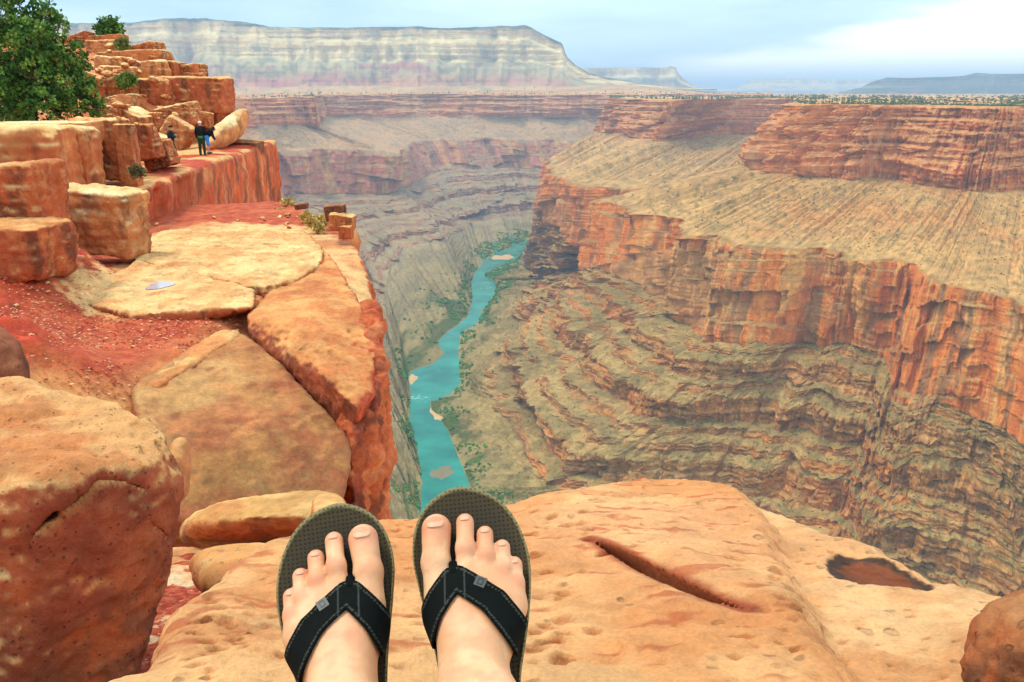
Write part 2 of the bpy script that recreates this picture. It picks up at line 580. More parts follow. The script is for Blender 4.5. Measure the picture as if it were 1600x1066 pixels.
# last column: distance of the cliff top (0 = found from its height instead)
LW = [(-1200, 700, -900, 900, -600, 1100, -100, 1400, 400, 1800, 0),
      (-300, 420, -100, 620, 150, 800, 420, 1000, 600, 1150, 0),
      (0, 320, 150, 460, 330, 600, 540, 760, 650, 900, 0),
      (200, 250, 300, 350, 430, 480, 585, 610, 658, 765, 0),
      (300, 225, 350, 300, 420, 420, 590, 560, 648, 690, 0),
      (340, 205, 380, 265, 425, 360, 590, 470, 640, 620, 0),
      (395, 198, 425, 242, 440, 316, 600, 425, 668, 565, 4250),
      (440, 195, 462, 235, 475, 302, 618, 396, 706, 512, 4550),
      (478, 197, 540, 232, 545, 302, 648, 378, 722, 502, 4850),
      (494, 198, 615, 238, 615, 300, 690, 366, 738, 472, 4900),
      (500, 188, 632, 230, 636, 286, 716, 356, 742, 428, 5600),
      (530, 182, 650, 221, 676, 270, 745, 348, 760, 405, 6200),
      (620, 183, 710, 220, 730, 266, 782, 342, 797, 388, 6300),
      (720, 184, 780, 219, 796, 264, 820, 338, 826, 375, 6350),
      (820, 183, 855, 219, 866, 262, 866, 334, 872, 369, 6400),
      (930, 183, 945, 218, 945, 260, 935, 332, 935, 367, 6400),
      (1060, 182, 1060, 216, 1050, 258, 1030, 330, 1020, 365, 6400),
      (1200, 180, 1200, 214, 1190, 256, 1150, 328, 1130, 363, 6400)]
BANK_R = np.array([(737, 766), (716, 713), (699, 671), (674, 641), (672, 627), (704, 616), (720, 599), (718, 578), (716, 548), (720, 519), (746, 506), (752, 485), (771, 464),
                   (775, 443), (756, 428), (780, 418), (809, 405), (826, 380)], float)[::-1]
BANK_L = np.array([(661, 758), (655, 713), (640, 658), (642, 612), (638, 587), (647, 578), (674, 570), (695, 553), (682, 536), (699, 519), (716, 508), (731, 494), (738, 472),
                   (736, 445), (742, 426), (752, 414), (770, 398), (797, 388), (826, 374)], float)[::-1]

def build_wall(name, tab, ns, rows, side, seed, rim_back):
    R1, R2, R3, R7, R8 = stations(tab)
    inl = R1[:, :2] - R8[:, :2]
    inl /= np.linalg.norm(inl, axis=1)[:, None]
    if side > 0:                                       # far end of the wall: the red cliff drops straight from its top
        for i in range(8):
            R3[i] = R2[i]; R3[i, :2] -= inl[i] * 30; R3[i, 2] = Z3
    R0 = R1.copy(); R0[:, :2] += inl * rim_back; R0[:, 2] = Z0 if side > 0 else np.where(R1[:, 1] > 4000, Z0 + 17 * sst(4000, 6500, R1[:, 1]), Z0)
    R9 = R8.copy(); R9[:, :2] -= inl * 30; R9[:, 2] = Z8 - 22
    lv = [R0, R1, R2, R3, R7, R8, R9]
    # sample stations by how large they show
    t = np.asarray(tab, float)
    gap = np.max([np.hypot(np.diff(t[:, 2 * k]), np.diff(np.clip(t[:, 2 * k + 1], 0, 1000))) for k in range(4)], 0)
    cu = np.concatenate([[0], np.cumsum(gap)])
    u = np.interp(np.linspace(0, cu[-1], ns), cu, np.arange(len(tab)))
    C = [crom(a, u) for a in lv]
    pr = crom(np.asarray(tab, float)[:, 8:10], u)
    bk = BANK_R if side > 0 else BANK_L
    mb = (pr[:, 1] > bk[0, 1]) & (pr[:, 1] < bk[-1, 1])
    px = np.where(mb, np.interp(pr[:, 1], bk[:, 1], bk[:, 0]), pr[:, 0])
    C[5] = atz(px, pr[:, 1], np.full(ns, Z8))
    out = C[5][:, :2] - C[1][:, :2]
    out /= np.linalg.norm(out, axis=1)[:, None]
    k = max(3, ns // 40)
    ker = np.hanning(2 * k + 1); ker /= ker.sum()
    out = np.stack([np.convolve(np.pad(out[:, i], k, mode='edge'), ker, 'valid') for i in (0, 1)], -1)
    out /= np.linalg.norm(out, axis=1)[:, None]
    C[6] = C[5].copy(); C[6][:, :2] += out * 25; C[6][:, 2] = Z8 - 20
    dist = np.linalg.norm(C[2][:, :2], axis=1)
    dsc = np.clip(dist / 1700, 0.6, 3.0)              # farther walls get their relief at the size that still shows
    mid = (C[2] + C[3]) / 2
    arc = np.concatenate([[0], np.cumsum(np.linalg.norm(np.diff(mid[:, :2], axis=0), axis=1) / dsc[1:])])
    A3d = lambda w, sd: np.stack([arc / w, arc * 0 + sd * 1.7, arc * 0], -1)
    C[2][:, 2] += 9 * fbm(A3d(120., seed), 3, seed=seed + 81)
    C[3][:, 2] += 26 * fbm(A3d(140., seed), 4, seed=seed + 82) + 4
    tb = np.random.RandomState(seed + 9).uniform(-1, 1, 2048)
    ia = arc / 70. + 0.5 * fbm(A3d(90., seed), 2, seed=seed + 83); ii = np.floor(ia).astype(int); ff = ia - ii
    shift = tb[ii % 2048] + (tb[(ii + 1) % 2048] - tb[ii % 2048]) * sst(0.8, 1.0, ff)
    G, zone = [], []
    risers = {}
    for si, n in enumerate(rows):
        a, b = C[si], C[si + 1]
        tt = np.linspace(0, 1, n, endpoint=(si == len(rows) - 1))
        hh = np.repeat(tt[:, None], ns, 1); vv = hh.copy()
        if si in (0, 3):                               # stepped: benches and risers, their heights wandering along the wall
            hts = np.array([0.0, 0.16, 0.30, 0.52, 0.66, 1.0]) if si == 0 else np.array([0.0, 0.06, 0.24, 0.30, 0.54, 0.60, 0.68, 0.93, 1.0])
            nstep = len(hts) - 1
            lp = (a[:, :2] + b[:, :2]) / 2
            P = np.stack([np.repeat(lp[None, :, 0], n, 0), np.repeat(lp[None, :, 1], n, 0), np.repeat(tt[:, None] * 400, ns, 1)], -1)
            q = hh * nstep + 0.45 * fbm(P / np.array([340., 340., 220.]), 4, 0.55, seed=seed + 5) * np.sin(np.pi * hh) + (0.55 if si == 3 else 0.3) * shift[None, :] * np.sin(np.pi * hh) ** 0.5
            q = np.clip(q, 0, nstep - 1e-4)
            i0 = np.floor(q).astype(int); f = q - i0
            bh = np.diff(hts)[i0]; bh = np.clip((bh - 0.06) / 0.2, 0, 1)            # high cliffs have narrow benches
            bench = (0.40 if si == 0 else 0.60 - 0.30 * bh) + 0.18 * fbm(P / np.array([500., 500., 90.]), 2, seed=seed + 6)
            fb = np.clip(f / bench, 0, 1); fr_ = np.clip((f - bench) / (1 - bench), 0, 1)
            thin = fb * 3.0; thin = (np.floor(thin) + np.clip((thin % 1 - 0.55) / 0.45, 0, 1)) / 3.0     # thin ledges on the benches
            led = fr_ * 3.0; led = (np.floor(led) + np.clip((led % 1) / 0.8, 0, 1)) / 3.0                 # beds of the risers
            hl = fr_ * 3.0; hl = (np.floor(hl) + np.clip((hl % 1 - 0.8) / 0.2, 0, 1)) / 3.0
            vb, hb = (0.22, 0.74) if si == 0 else (0.20, 0.66)
            vf = np.where(f < bench, (0.4 * fb + 0.6 * thin) * vb, vb + led * (1 - vb))
            hf = np.where(f < bench, fb * hb, hb + (0.3 * fr_ + 0.7 * hl) * (1 - hb))
            # here and there a cliff is buried in talus and its face dies out
            keep = sst(-0.60, -0.20, fbm(np.stack([np.repeat(arc[None] / 120., n, 0), i0 * 3.7 + 0.5, np.repeat(tt[:, None] * 1.5, ns, 1)], -1), 3, 0.6, seed=seed + 7) + 0.25 * bh)
            vf = f + (vf - f) * keep; hf = f + (hf - f) * keep
            vv = hts[i0] + (hts[i0 + 1] - hts[i0]) * vf
            hh = (i0 + hf) / nstep
            risers[si] = np.where(f < bench, 0.0, 1.0) * keep
        if si == 4:                                    # talus: concave
            vv = hh ** 0.86
        g = np.empty((n, ns, 3))
        g[..., :2] = a[None, :, :2] + (b - a)[None, :, :2] * hh[..., None]
        g[..., 2] = a[None, :, 2] + (b - a)[None, :, 2] * vv
        G.append(g); zone.append(np.full((n, ns), si) + tt[:, None] * 0.999)
    G = np.concatenate(G); zone = np.concatenate(zone)
    nt = len(G)
    zi = np.floor(zone).astype(int)
    # relief along the outward direction, by zone
    d = dsc[None, :, None]
    Q = (G / d).astype(np.float32)
    wob = 5 * fbm(sc3(Q, 45, 45, 45), 3, seed=seed + 2)
    Qs = np.stack([arc[None, :] + wob, Q[..., 2] * 0 + 3.3, Q[..., 2]], -1).astype(np.float32)
    def blocky(w, wz, sd, sharp=0.12):
        """random offset per joint-bounded block, with narrow flanks"""
        zc = np.floor(Q[..., 2] / wz + 0.6 * pn(Qs / np.float32(w * 2.2), sd + 1)).astype(int)
        a_ = Qs[..., 0] / w + 0.45 * fbm(Qs / np.float32(w * 1.3), 2, seed=sd + 2) + zc * 0.37
        i_ = np.floor(a_).astype(int); f_ = a_ - i_
        tab_ = np.random.RandomState(sd).uniform(-1, 1, 4096)
        v0 = tab_[(i_ * 7 + zc * 131) % 4096]; v1 = tab_[((i_ + 1) * 7 + zc * 131) % 4096]
        return v0 + (v1 - v0) * sst(1 - sharp, 1.0, f_)
    blk = blocky(95., 75., seed + 3) + 0.55 * blocky(38., 34., seed + 4)
    rid = 1 - 2 * np.abs(fbm(sc3(Qs, 210, 210, 1500), 3, 0.45, seed=seed + 11))            # buttresses
    flu = fbm(sc3(Qs, 46, 46, 700), 4, 0.5, seed=seed + 21)                        # fluting
    bed = fbm(sc3(Q, 160, 160, 9.0), 4, 0.62, seed=seed + 31)                      # beds
    fine = fbm(sc3(Q, 16, 16, 10), 3, 0.55, seed=seed + 41)
    joint = np.abs(fbm(sc3(Qs, 21, 21, 420), 3, 0.5, seed=seed + 45)) * 2 - 0.5           # vertical joints
    #              cliffs  talus  redwall steps talus2 river
    A1 = np.array([30., 8., 28., 20., 14., 0.])[zi]
    A2 = np.array([18., 2.0, 14., 14., 7.0, 0.])[zi]
    A3 = np.array([9., 1.5, 2.2, 4.0, 1.2, 0.])[zi]
    A4 = np.array([3.5, 1.2, 1.6, 2.6, 1.6, 0.])[zi]
    A5 = np.array([6., 0.5, 5., 6., 1.0, 0.])[zi]
    A6 = np.array([13., 1.0, 15., 18., 2.0, 0.])[zi]
    # blend amplitudes across zone borders so that no seam opens
    def soft(A):
        k = 5; kr = np.hanning(2 * k + 1); kr /= kr.sum()
        return np.apply_along_axis(lambda c: np.convolve(np.pad(c, k, mode='edge'), kr, 'valid'), 0, A)
    A1, A2, A3, A4, A5, A6 = [soft(A[:, :1]) for A in (A1, A2, A3, A4, A5, A6)]
    disp = (A1 * rid + A2 * flu + A3 * bed + A4 * fine + A5 * joint + A6 * blk) * dsc[None, :]
    disp *= sst(-0.02, 0.05, zone) * 0.4 + 0.6
    disp *= 1 - sst(4.55, 5.0, zone)
    G[..., 0] += out[None, :, 0] * disp
    G[..., 1] += out[None, :, 1] * disp
    # gullies and rubble on the slopes, lumps on the benches
    gul = np.abs(fbm(sc3(Qs, 48, 48, 500), 4, 0.6, seed=seed + 51))
    sl = ((zi == 1) | (zi == 4) | (zi == 3)) * np.sin(np.pi * np.clip(zone - zi, 0, 1)) ** 0.5
    G[..., 2] += (-(gul * 16) + 5) * sl * np.where(zi == 3, 0.5, 1.0) * np.minimum(dsc, 1.6)[None, :]
    G[..., 2] += fine * 2.2 * sl
    # plateau behind the rim, drawn out to the horizon
    rim = G[0].copy()
    ks = np.concatenate([[1.004, 1.010, 1.02, 1.035, 1.055, 1.08, 1.12, 1.17, 1.24, 1.33, 1.45, 1.6, 1.75, 1.95, 2.2, 2.5, 3.1, 4, 6, 10, 18, 32]])[::-1]
    tot = []
    for kk in ks:
        p = rim * kk
        p[:, 2] = rim[:, 2]
        hd = np.hypot(p[:, 0], p[:, 1])
        p[:, 2] += 98 * sst(6800, 12300, hd) * (1 - sst(0.14, 0.24, p[:, 0] / p[:, 1]))
        n_ = fbm(np.stack([p[:, 0] / 260, p[:, 1] / 260, p[:, 0] * 0], -1), 4, 0.5, seed=seed + 61)
        p[:, 2] += n_ * 9 * min(1, (kk - 1) * 12) + 3.0 * min(1, (kk - 1) * 10)
        tot.append(p)
    G = np.concatenate([np.array(tot), G]); zone = np.concatenate([np.full((len(ks), ns), -1.0), zone])
    zi = np.floor(zone).astype(int)
    # colours
    du = np.gradient(G, axis=1); dv = np.gradient(G, axis=0)
    nrm = np.cross(du, dv); nrm /= np.linalg.norm(nrm, axis=2)[..., None] + 1e-9
    up = np.abs(nrm[..., 2])
    Pn = np.concatenate([np.array(tot) / d, Q]).astype(np.float32)
    n_big = fbm(sc3(Pn, 320, 320, 260), 4, seed=seed + 71)
    n_mid = fbm(sc3(Pn, 60, 60, 60), 4, 0.6, seed=seed + 72)
    Ps = np.concatenate([np.array(tot) / d, Qs]).astype(np.float32)
    n_str = fbm(sc3(Ps, 22, 22, 420), 4, 0.6, seed=seed + 73)
    n_bed = fbm(sc3(Pn, 260, 260, 7.5), 4, 0.65, seed=seed + 74)
    n_wide = fbm(sc3(Pn, 700, 700, 26), 3, 0.6, seed=seed + 75)
    talus = mixc(S(190, 142, 82), S(168, 126, 74), sst(-0.4, 0.4, n_mid))
    talus = mixc(talus, S(212, 154, 88), sst(0.0, 0.5, fbm(sc3(Ps, 13, 13, 300), 3, 0.6, seed=seed + 80)) * 0.6)
    talus = mixc(talus, S(196, 126, 66), sst(0.05, 0.6, n_big) * 0.6)
    talus = mixc(talus, S(118, 100, 54), sst(0.15, 0.6, fbm(sc3(Pn, 14, 14, 14), 3, 0.7, seed=seed + 76)) * 0.75)
    supai = mixc(S(188, 100, 46), S(212, 134, 72), sst(-0.35, 0.4, n_bed))
    supai = mixc(supai, S(138, 72, 42), sst(0.1, 0.5, n_wide) * 0.75)
    supai = mixc(supai, S(206, 160, 112), sst(0.22, 0.6, n_str + n_bed * 0.4) * 0.5)
    redw = mixc(S(214, 122, 50), S(198, 104, 44), sst(-0.3, 0.4, n_str))
    redw = mixc(redw, S(190, 140, 86), sst(-0.05, 0.35, n_big + 0.25 * n_mid) * 0.75)
    if side < 0: redw = mixc(redw, S(186, 118, 100), np.full(up.shape, 0.6))  # blue haze over the far wall painted in: cliffs shifted towards mauve
    redw = mixc(redw, S(220, 158, 84), sst(0.10, 0.55, fbm(sc3(Ps, 30, 30, 260), 4, 0.6, seed=seed + 77)) * 0.75)
    redw = mixc(redw, S(128, 88, 56), sst(0.22, 0.55, fbm(sc3(Ps, 26, 26, 220), 4, 0.6, seed=seed + 78)) * 0.7)
    redw = mixc(redw, S(190, 130, 70), sst(0.0, 0.5, n_big) * 0.4)
    step = mixc(S(190, 124, 60), S(158, 98, 48), sst(-0.3, 0.3, n_bed))
    step = mixc(step, S(206, 118, 50), sst(0.0, 0.5, n_big + n_str * 0.4) * 0.65)
    step = mixc(step, S(112, 84, 52), sst(0.15, 0.5, n_str) * 0.6)
    olive = mixc(S(172, 138, 80), S(144, 116, 66), sst(-0.3, 0.4, n_mid))
    olive = mixc(olive, S(104, 100, 50), sst(0.2, 0.6, fbm(sc3(Pn, 13, 13, 13), 3, 0.7, seed=seed + 79)) * 0.6)
    lines = fbm(sc3(np.concatenate([np.array(tot), G[len(ks):]]).astype(np.float32), 900, 900, 3.2), 3, 0.7, seed=seed + 90)        # thin flat-lying beds
    step = mixc(step, S(92, 70, 44), sst(0.12, 0.4, lines) * 0.65)
    step = mixc(step, S(206, 160, 100), sst(0.15, 0.45, -lines) * 0.5)
    olive = mixc(olive, S(120, 92, 54), sst(0.2, 0.45, lines) * 0.5)
    bank = mixc(S(146, 124, 76), S(116, 102, 58), sst(-0.3, 0.4, n_mid))
    if side < 0:
        talus = mixc(talus, S(162, 132, 112), np.full(up.shape, 0.4)); olive = mixc(olive, S(140, 126, 108), np.full(up.shape, 0.4)); step = mixc(step, S(150, 104, 92), np.full(up.shape, 0.5))  # haze painted into the far slopes and steps too, greyer and less yellow
    cl = np.empty(G.shape, np.float32)
    flat = sst(0.42, 0.72, up + 0.10 * n_mid)
    row0 = len(ks) + sum(rows[:3])
    fl3 = flat.copy()
    fl3[row0:row0 + rows[3]] = np.clip(0.45 * flat[row0:row0 + rows[3]] + 0.7 * (1 - risers[3]) - 0.15 + 0.35 * n_mid[row0:row0 + rows[3]], 0, 1)
    cl[:] = mixc(supai, mixc(talus, S(200, 128, 78), np.full(up.shape, 0.5)), flat * 0.8)
    fr = zone - zi
    m = zi == 1
    cl[m] = mixc(talus, supai, sst(0.35, 0.7, n_bed) * 0.35)[m]
    m = zi == 2
    cl[m] = mixc(redw, olive, sst(0.55, 0.85, up) * 0.8)[m]
    m = zi == 3
    cl[m] = mixc(step, olive, fl3)[m]
    m = zi >= 4
    cl[m] = mixc(mixc(olive, bank, np.clip(fr * 1.2, 0, 1)), S(70, 84, 40), sst(0.62, 0.9, fr + 0.3 * n_mid) * sst(-0.1, 0.4, n_mid + 0.3 * n_big) * 0.8)[m]
    m = zi < 0
    cl[m] = mixc(mixc(S(198, 150, 98), S(186, 122, 76), sst(-0.2, 0.5, n_big)), S(120, 122, 78), sst(0.0, 0.5, n_mid) * 0.6)[m]
    Fq = grid_faces(len(G), ns)
    if side < 0: Fq = Fq[:, ::-1]
    me = make_mesh(name, G.reshape(-1, 3), Fq, cl.reshape(-1, 3), smooth=False)
    o = link(name, me, M_far, kind="structure")
    o["label"] = "banded red and olive canyon wall " + ("opposite the overlook" if side > 0 else "on the far side of the river bend")
    return G, zone, len(ks)

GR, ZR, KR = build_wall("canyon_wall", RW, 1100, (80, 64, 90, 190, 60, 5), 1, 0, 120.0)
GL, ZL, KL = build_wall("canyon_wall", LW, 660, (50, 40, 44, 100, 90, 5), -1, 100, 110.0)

# river
def water_mat():
    m, N, L, b = new_mat("river_water")
    b.inputs['Roughness'].default_value = 0.22
    b.inputs['Specular IOR Level'].default_value = 0.08
    geo = N.new("ShaderNodeNewGeometry")
    n1 = N.new("ShaderNodeTexNoise"); n1.inputs['Scale'].default_value = 0.012; n1.inputs['Detail'].default_value = 6
    L.new(geo.outputs['Position'], n1.inputs['Vector'])
    r = N.new("ShaderNodeValToRGB")
    r.color_ramp.elements[0].position = 0.35; r.color_ramp.elements[0].color = (*S(6, 104, 88), 1)
    r.color_ramp.elements[1].position = 0.68; r.color_ramp.elements[1].color = (*S(34, 140, 114), 1)
    L.new(n1.outputs['Fac'], r.inputs['Fac'])
    # white water in a few riffles
    n2 = N.new("ShaderNodeTexNoise"); n2.inputs['Scale'].default_value = 0.10; n2.inputs['Detail'].default_value = 8; n2.inputs['Roughness'].default_value = 0.75
    L.new(geo.outputs['Position'], n2.inputs['Vector'])
    n3 = N.new("ShaderNodeTexNoise"); n3.inputs['Scale'].default_value = 0.006; n3.inputs['Detail'].default_value = 2
    L.new(geo.outputs['Position'], n3.inputs['Vector'])
    ad = N.new("ShaderNodeMath"); ad.operation = 'ADD'; L.new(n2.outputs['Fac'], ad.inputs[0]); L.new(n3.outputs['Fac'], ad.inputs[1])
    mr = N.new("ShaderNodeMapRange"); mr.inputs['From Min'].default_value = 1.27; mr.inputs['From Max'].default_value = 1.34
    L.new(ad.outputs[0], mr.inputs['Value'])
    mx = N.new("ShaderNodeMix"); mx.data_type = 'RGBA'; mx.inputs['B'].default_value = (0.6, 0.68, 0.62, 1)
    L.new(mr.outputs['Result'], mx.inputs['Factor']); L.new(r.outputs['Color'], mx.inputs['A'])
    L.new(mx.outputs['Result'], b.inputs['Base Color'])
    bp = N.new("ShaderNodeBump"); bp.inputs['Strength'].default_value = 0.25; bp.inputs['Distance'].default_value = 1.0
    L.new(n2.outputs['Fac'], bp.inputs['Height']); L.new(bp.outputs['Normal'], b.inputs['Normal'])
    return m
xs = np.linspace(-2500, 2500, 41); ys = np.linspace(200, 7500, 61)
GX, GY = np.meshgrid(xs, ys)
link("river", make_mesh("river", np.stack([GX.ravel(), GY.ravel(), np.full(GX.size, Z8)], -1), grid_faces(61, 41)), water_mat(), kind="structure")["label"] = "teal river winding along the canyon floor"

# far mesas
M_mesa = rock_mat("mesa_rock", 0.006, bump=0.9, dist=30.0, vary=0.22, rough=0.95, spec=0.05)
def mesa(name, label, sky, Y, foot_y, fr, ns, thick, seed, cols):
    """sky: skyline points (x, y); fr: heights (0 top .. 1 foot) with their set-back in metres towards the viewer"""
    sky = np.asarray(sky, float)
    xs = np.linspace(sky[0, 0], sky[-1, 0], ns)
    ysk = np.interp(xs, sky[:, 0], sky[:, 1])
    topp = at(xs, ysk, np.full(ns, Y))
    foot = at(xs, np.full(ns, foot_y), np.full(ns, Y))
    rows = []; zz = []
    # top deck running back, then down the face
    for kback in (thick, thick * 0.4, thick * 0.05):
        p = topp.copy(); p[:, 1] += kback; p[:, 0] *= (Y + kback) / Y
        rows.append(p); zz.append(np.full(ns, -0.05))
    H = (topp[:, 2] - foot[:, 2])
    hk = np.array([f[0] for f in fr]); ok = np.array([f[1] for f in fr])
    tt = np.linspace(0, 1, 90)
    oo = np.interp(tt, hk, ok)
    for t_, o_ in zip(tt, oo):
        z = topp[:, 2] - H * t_
        P = np.stack([topp[:, 0], np.full(ns, Y), z], -1).astype(np.float32)
        rid = 1 - 2 * np.abs(fbm(sc3(P, 1300, 1300, 5200), 5, 0.6, seed=seed))
        bed = fbm(sc3(P, 3000, 3000, 60), 3, 0.6, seed=seed + 9)
        off = o_ * (0.75 + 0.3 * (H / H.max())) + rid * (260 + 420 * t_) * np.clip(H / H.max(), 0.05, 1) + bed * 30
        q = np.stack([topp[:, 0] * (1 - off / Y), np.full(ns, Y) - off, z], -1)
        rows.append(q); zz.append(np.full(ns, t_))
    G = np.array(rows); zz = np.array(zz)
    Pn = G.astype(np.float32)
    nb = fbm(sc3(Pn, 2500, 2500, 45), 4, 0.6, seed=seed + 3); nm = fbm(sc3(Pn, 300, 300, 300), 4, 0.6, seed=seed + 4)
    t2 = np.clip(zz + 0.05 * nm + 0.02 * nb, 0, 1)
    cl = np.empty(G.shape, np.float32)
    ks = [c[0] for c in cols]
    for ch in range(3):
        cl[..., ch] = np.interp(t2, ks, [c[1][ch] for c in cols])
    cl = mixc(cl, S(176, 96, 84), sst(0.15, 0.6, fbm(sc3(Pn, 700, 700, 260), 3, seed=seed + 5)) * sst(0.45, 0.6, zz) * 0.8)
    cl = mixc(cl, S(104, 100, 66), sst(0.1, 0.5, nm) * 0.5)
    cl = mixc(cl, S(236, 210, 150), sst(0.1, 0.5, nb) * 0.3 * (zz < 0.55))
    cl = mixc(cl, S(150, 120, 84), sst(0.1, 0.5, -nb) * 0.35 * (zz < 0.55))
    me = make_mesh(name, G.reshape(-1, 3), grid_faces(len(G), ns)[:, ::-1], cl.reshape(-1, 3), smooth=False)
    o = link(name, me, M_mesa, kind="structure"); o["label"] = label
    return o
pale, tan_, red_, grn = S(232, 198, 128), S(214, 168, 100), S(190, 100, 70), S(70, 84, 50)
mesa("mesa", "long pale banded mesa above the far canyon rim",
     [(-300, 44), (-100, 38), (60, 34), (100, 35), (150, 37.5), (200, 36), (245, 32), (270, 30), (302, 27.5), (340, 33), (385, 36), (423, 43.5), (480, 44), (540, 44.5), (602, 42.5),
      (660, 43), (703, 45), (750, 43), (780, 40), (800, 41), (821, 38.5), (829, 42), (841, 49), (862, 60), (878, 67), (882, 78), (885, 88), (898, 101), (919, 114), (951, 122), (1000, 131), (1060, 137), (1120, 139)],
     12500., 140, [(0, 0), (0.18, 40), (0.24, 200), (0.30, 260), (0.52, 330), (0.60, 520), (0.9, 1050), (1, 1300)], 620, 6000, 11,
     [(0, grn), (0.03, grn), (0.06, tan_), (0.2, pale), (0.3, tan_), (0.36, pale), (0.52, pale), (0.58, S(186, 162, 108)), (0.75, S(176, 146, 96)), (0.9, S(196, 124, 84)), (1, S(196, 150, 100))])
mesa("mesa", "small blue mesa with a squared end beyond the long pale mesa",
     [(780, 112), (870, 108), (930, 106), (1000, 105.5), (1040, 106), (1048, 103.5), (1056, 106), (1062, 118), (1070, 124), (1078, 130), (1092, 138)],
     21000., 141, [(0, 0), (0.3, 60), (0.6, 500), (1, 1200)], 140, 5000, 21, [(0, tan_), (0.4, pale), (0.6, grn), (1, tan_)])
mesa("mesa", "low faint mesa in the haze on the horizon",
     [(1040, 141), (1150, 139), (1166, 128), (1180, 123), (1230, 122.5), (1280, 123), (1292, 127), (1300, 123.5), (1360, 124), (1450, 125), (1520, 131)],
     36000., 142, [(0, 0), (0.4, 200), (1, 1500)], 140, 8000, 31, [(0, tan_), (0.5, pale), (1, tan_)])
mesa("mesa", "dark blue mesa rising behind the shrubby plateau",
     [(1310, 144), (1345, 137), (1360, 129), (1385, 121.5), (1420, 122), (1470, 120.5), (1505, 119), (1525, 114), (1550, 116), (1600, 115), (1700, 112), (1850, 116), (2000, 122)],
     17000., 149, [(0, 0), (0.25, 60), (0.6, 500), (1, 1300)], 240, 7000, 41, [(0, S(36, 54, 46)), (0.5, S(60, 70, 60)), (1, S(40, 58, 46))])

# low shrubs and junipers on the plateau, green growth along the river: nobody could count them
def blobs(name, pts, sizes, mat, label, seed, flat=0.8):
    bm = bmesh.new(); bmesh.ops.create_icosphere(bm, subdivisions=1, radius=1.0)
    bv = np.array([v.co[:] for v in bm.verts]); bf = np.array([[v.index for v in f.verts] for f in bm.faces]); bm.free()
    r = np.random.RandomState(seed)
    n = len(pts)
    V = bv[None] * (1 + 0.35 * r.normal(size=(n, len(bv), 1))) * sizes[:, None, None] * np.array([1, 1, flat])
    V = V + pts[:, None, :]
    V[..., 2] += sizes[:, None] * 0.35
    Fq = bf[None] + (np.arange(n) * len(bv))[:, None, None]
    return link(name, make_mesh(name, V.reshape(-1, 3), Fq.reshape(-1, 3), smooth=False), mat, label=label, kind="stuff")
M_bush = plain_mat("desert_shrub", S(74, 84, 50), 0.95, 0.1, 0.5, 0.08)
M_bush2 = plain_mat("river_shrub", S(66, 112, 40), 0.95, 0.1, 0.5, 0.05)
r = np.random.RandomState(3)
pts = []
for G, K, cnt in ((GR, KR, 8000), (GL, KL, 2000)):
    ns = G.shape[1]
    i = np.clip(K - 1 - (r.beta(1.0, 1.6, cnt) * (K - 4)), 1, K - 1); j = r.randint(0, ns - 1, cnt)
    fi = np.floor(i).astype(int); t = (i - fi)[:, None]
    pts.append(G[fi, j] * t + G[np.maximum(fi - 1, 0), j] * (1 - t))
pts = np.concatenate(pts)
dd = np.linalg.norm(pts, axis=1)
pts = pts[(dd < 16000) & (fbm(sc3(pts.astype(np.float32), 240, 240, 240), 3, seed=55) > -0.12)]; dd = np.linalg.norm(pts, axis=1)
blobs("plateau_shrubs", pts, r.uniform(1.6, 3.6, len(pts)) * np.clip(dd / 2600, 0.8, 2.2), M_bush, "dark green junipers dotting the plateau tops", 5)
pts = []
for G, Z, K, cnt in ((GR, ZR, KR, 2600), (GL, ZL, KL, 2600)):
    m = np.argwhere((Z > 4.45) & (Z < 4.98))
    m = m[r.randint(0, len(m), cnt * 3)]
    P = G[m[:, 0], m[:, 1]]
    nn = fbm(sc3(P.astype(np.float32), 130, 130, 130), 3, seed=77) + 0.75 * (Z[m[:, 0], m[:, 1]] - 4.75)
    pts.append(P[nn > 0.02][:cnt])
pts = np.concatenate(pts)
blobs("river_shrubs", pts, r.uniform(1.5, 4.5, len(pts)) * np.clip(np.linalg.norm(pts, axis=1) / 2000, 0.8, 1.8), M_bush2, "green tamarisk growth along the river banks", 6)
# shrubs dotted over benches and talus
pts = []
for G, Z, cnt in ((GR, ZR, 4500), (GL, ZL, 1800)):
    m = np.argwhere(((Z > 1.02) & (Z < 1.98)) | ((Z > 3.0) & (Z < 4.5)))
    m = m[r.randint(0, len(m), cnt)]
    pts.append(G[m[:, 0], m[:, 1]])
pts = np.concatenate(pts)
blobs("slope_shrubs", pts, r.uniform(0.7, 1.9, len(pts)) * np.clip(np.linalg.norm(pts, axis=1) / 1700, 0.8, 1.8), M_bush, "scattered desert scrub on benches and talus slopes", 8, 0.7)

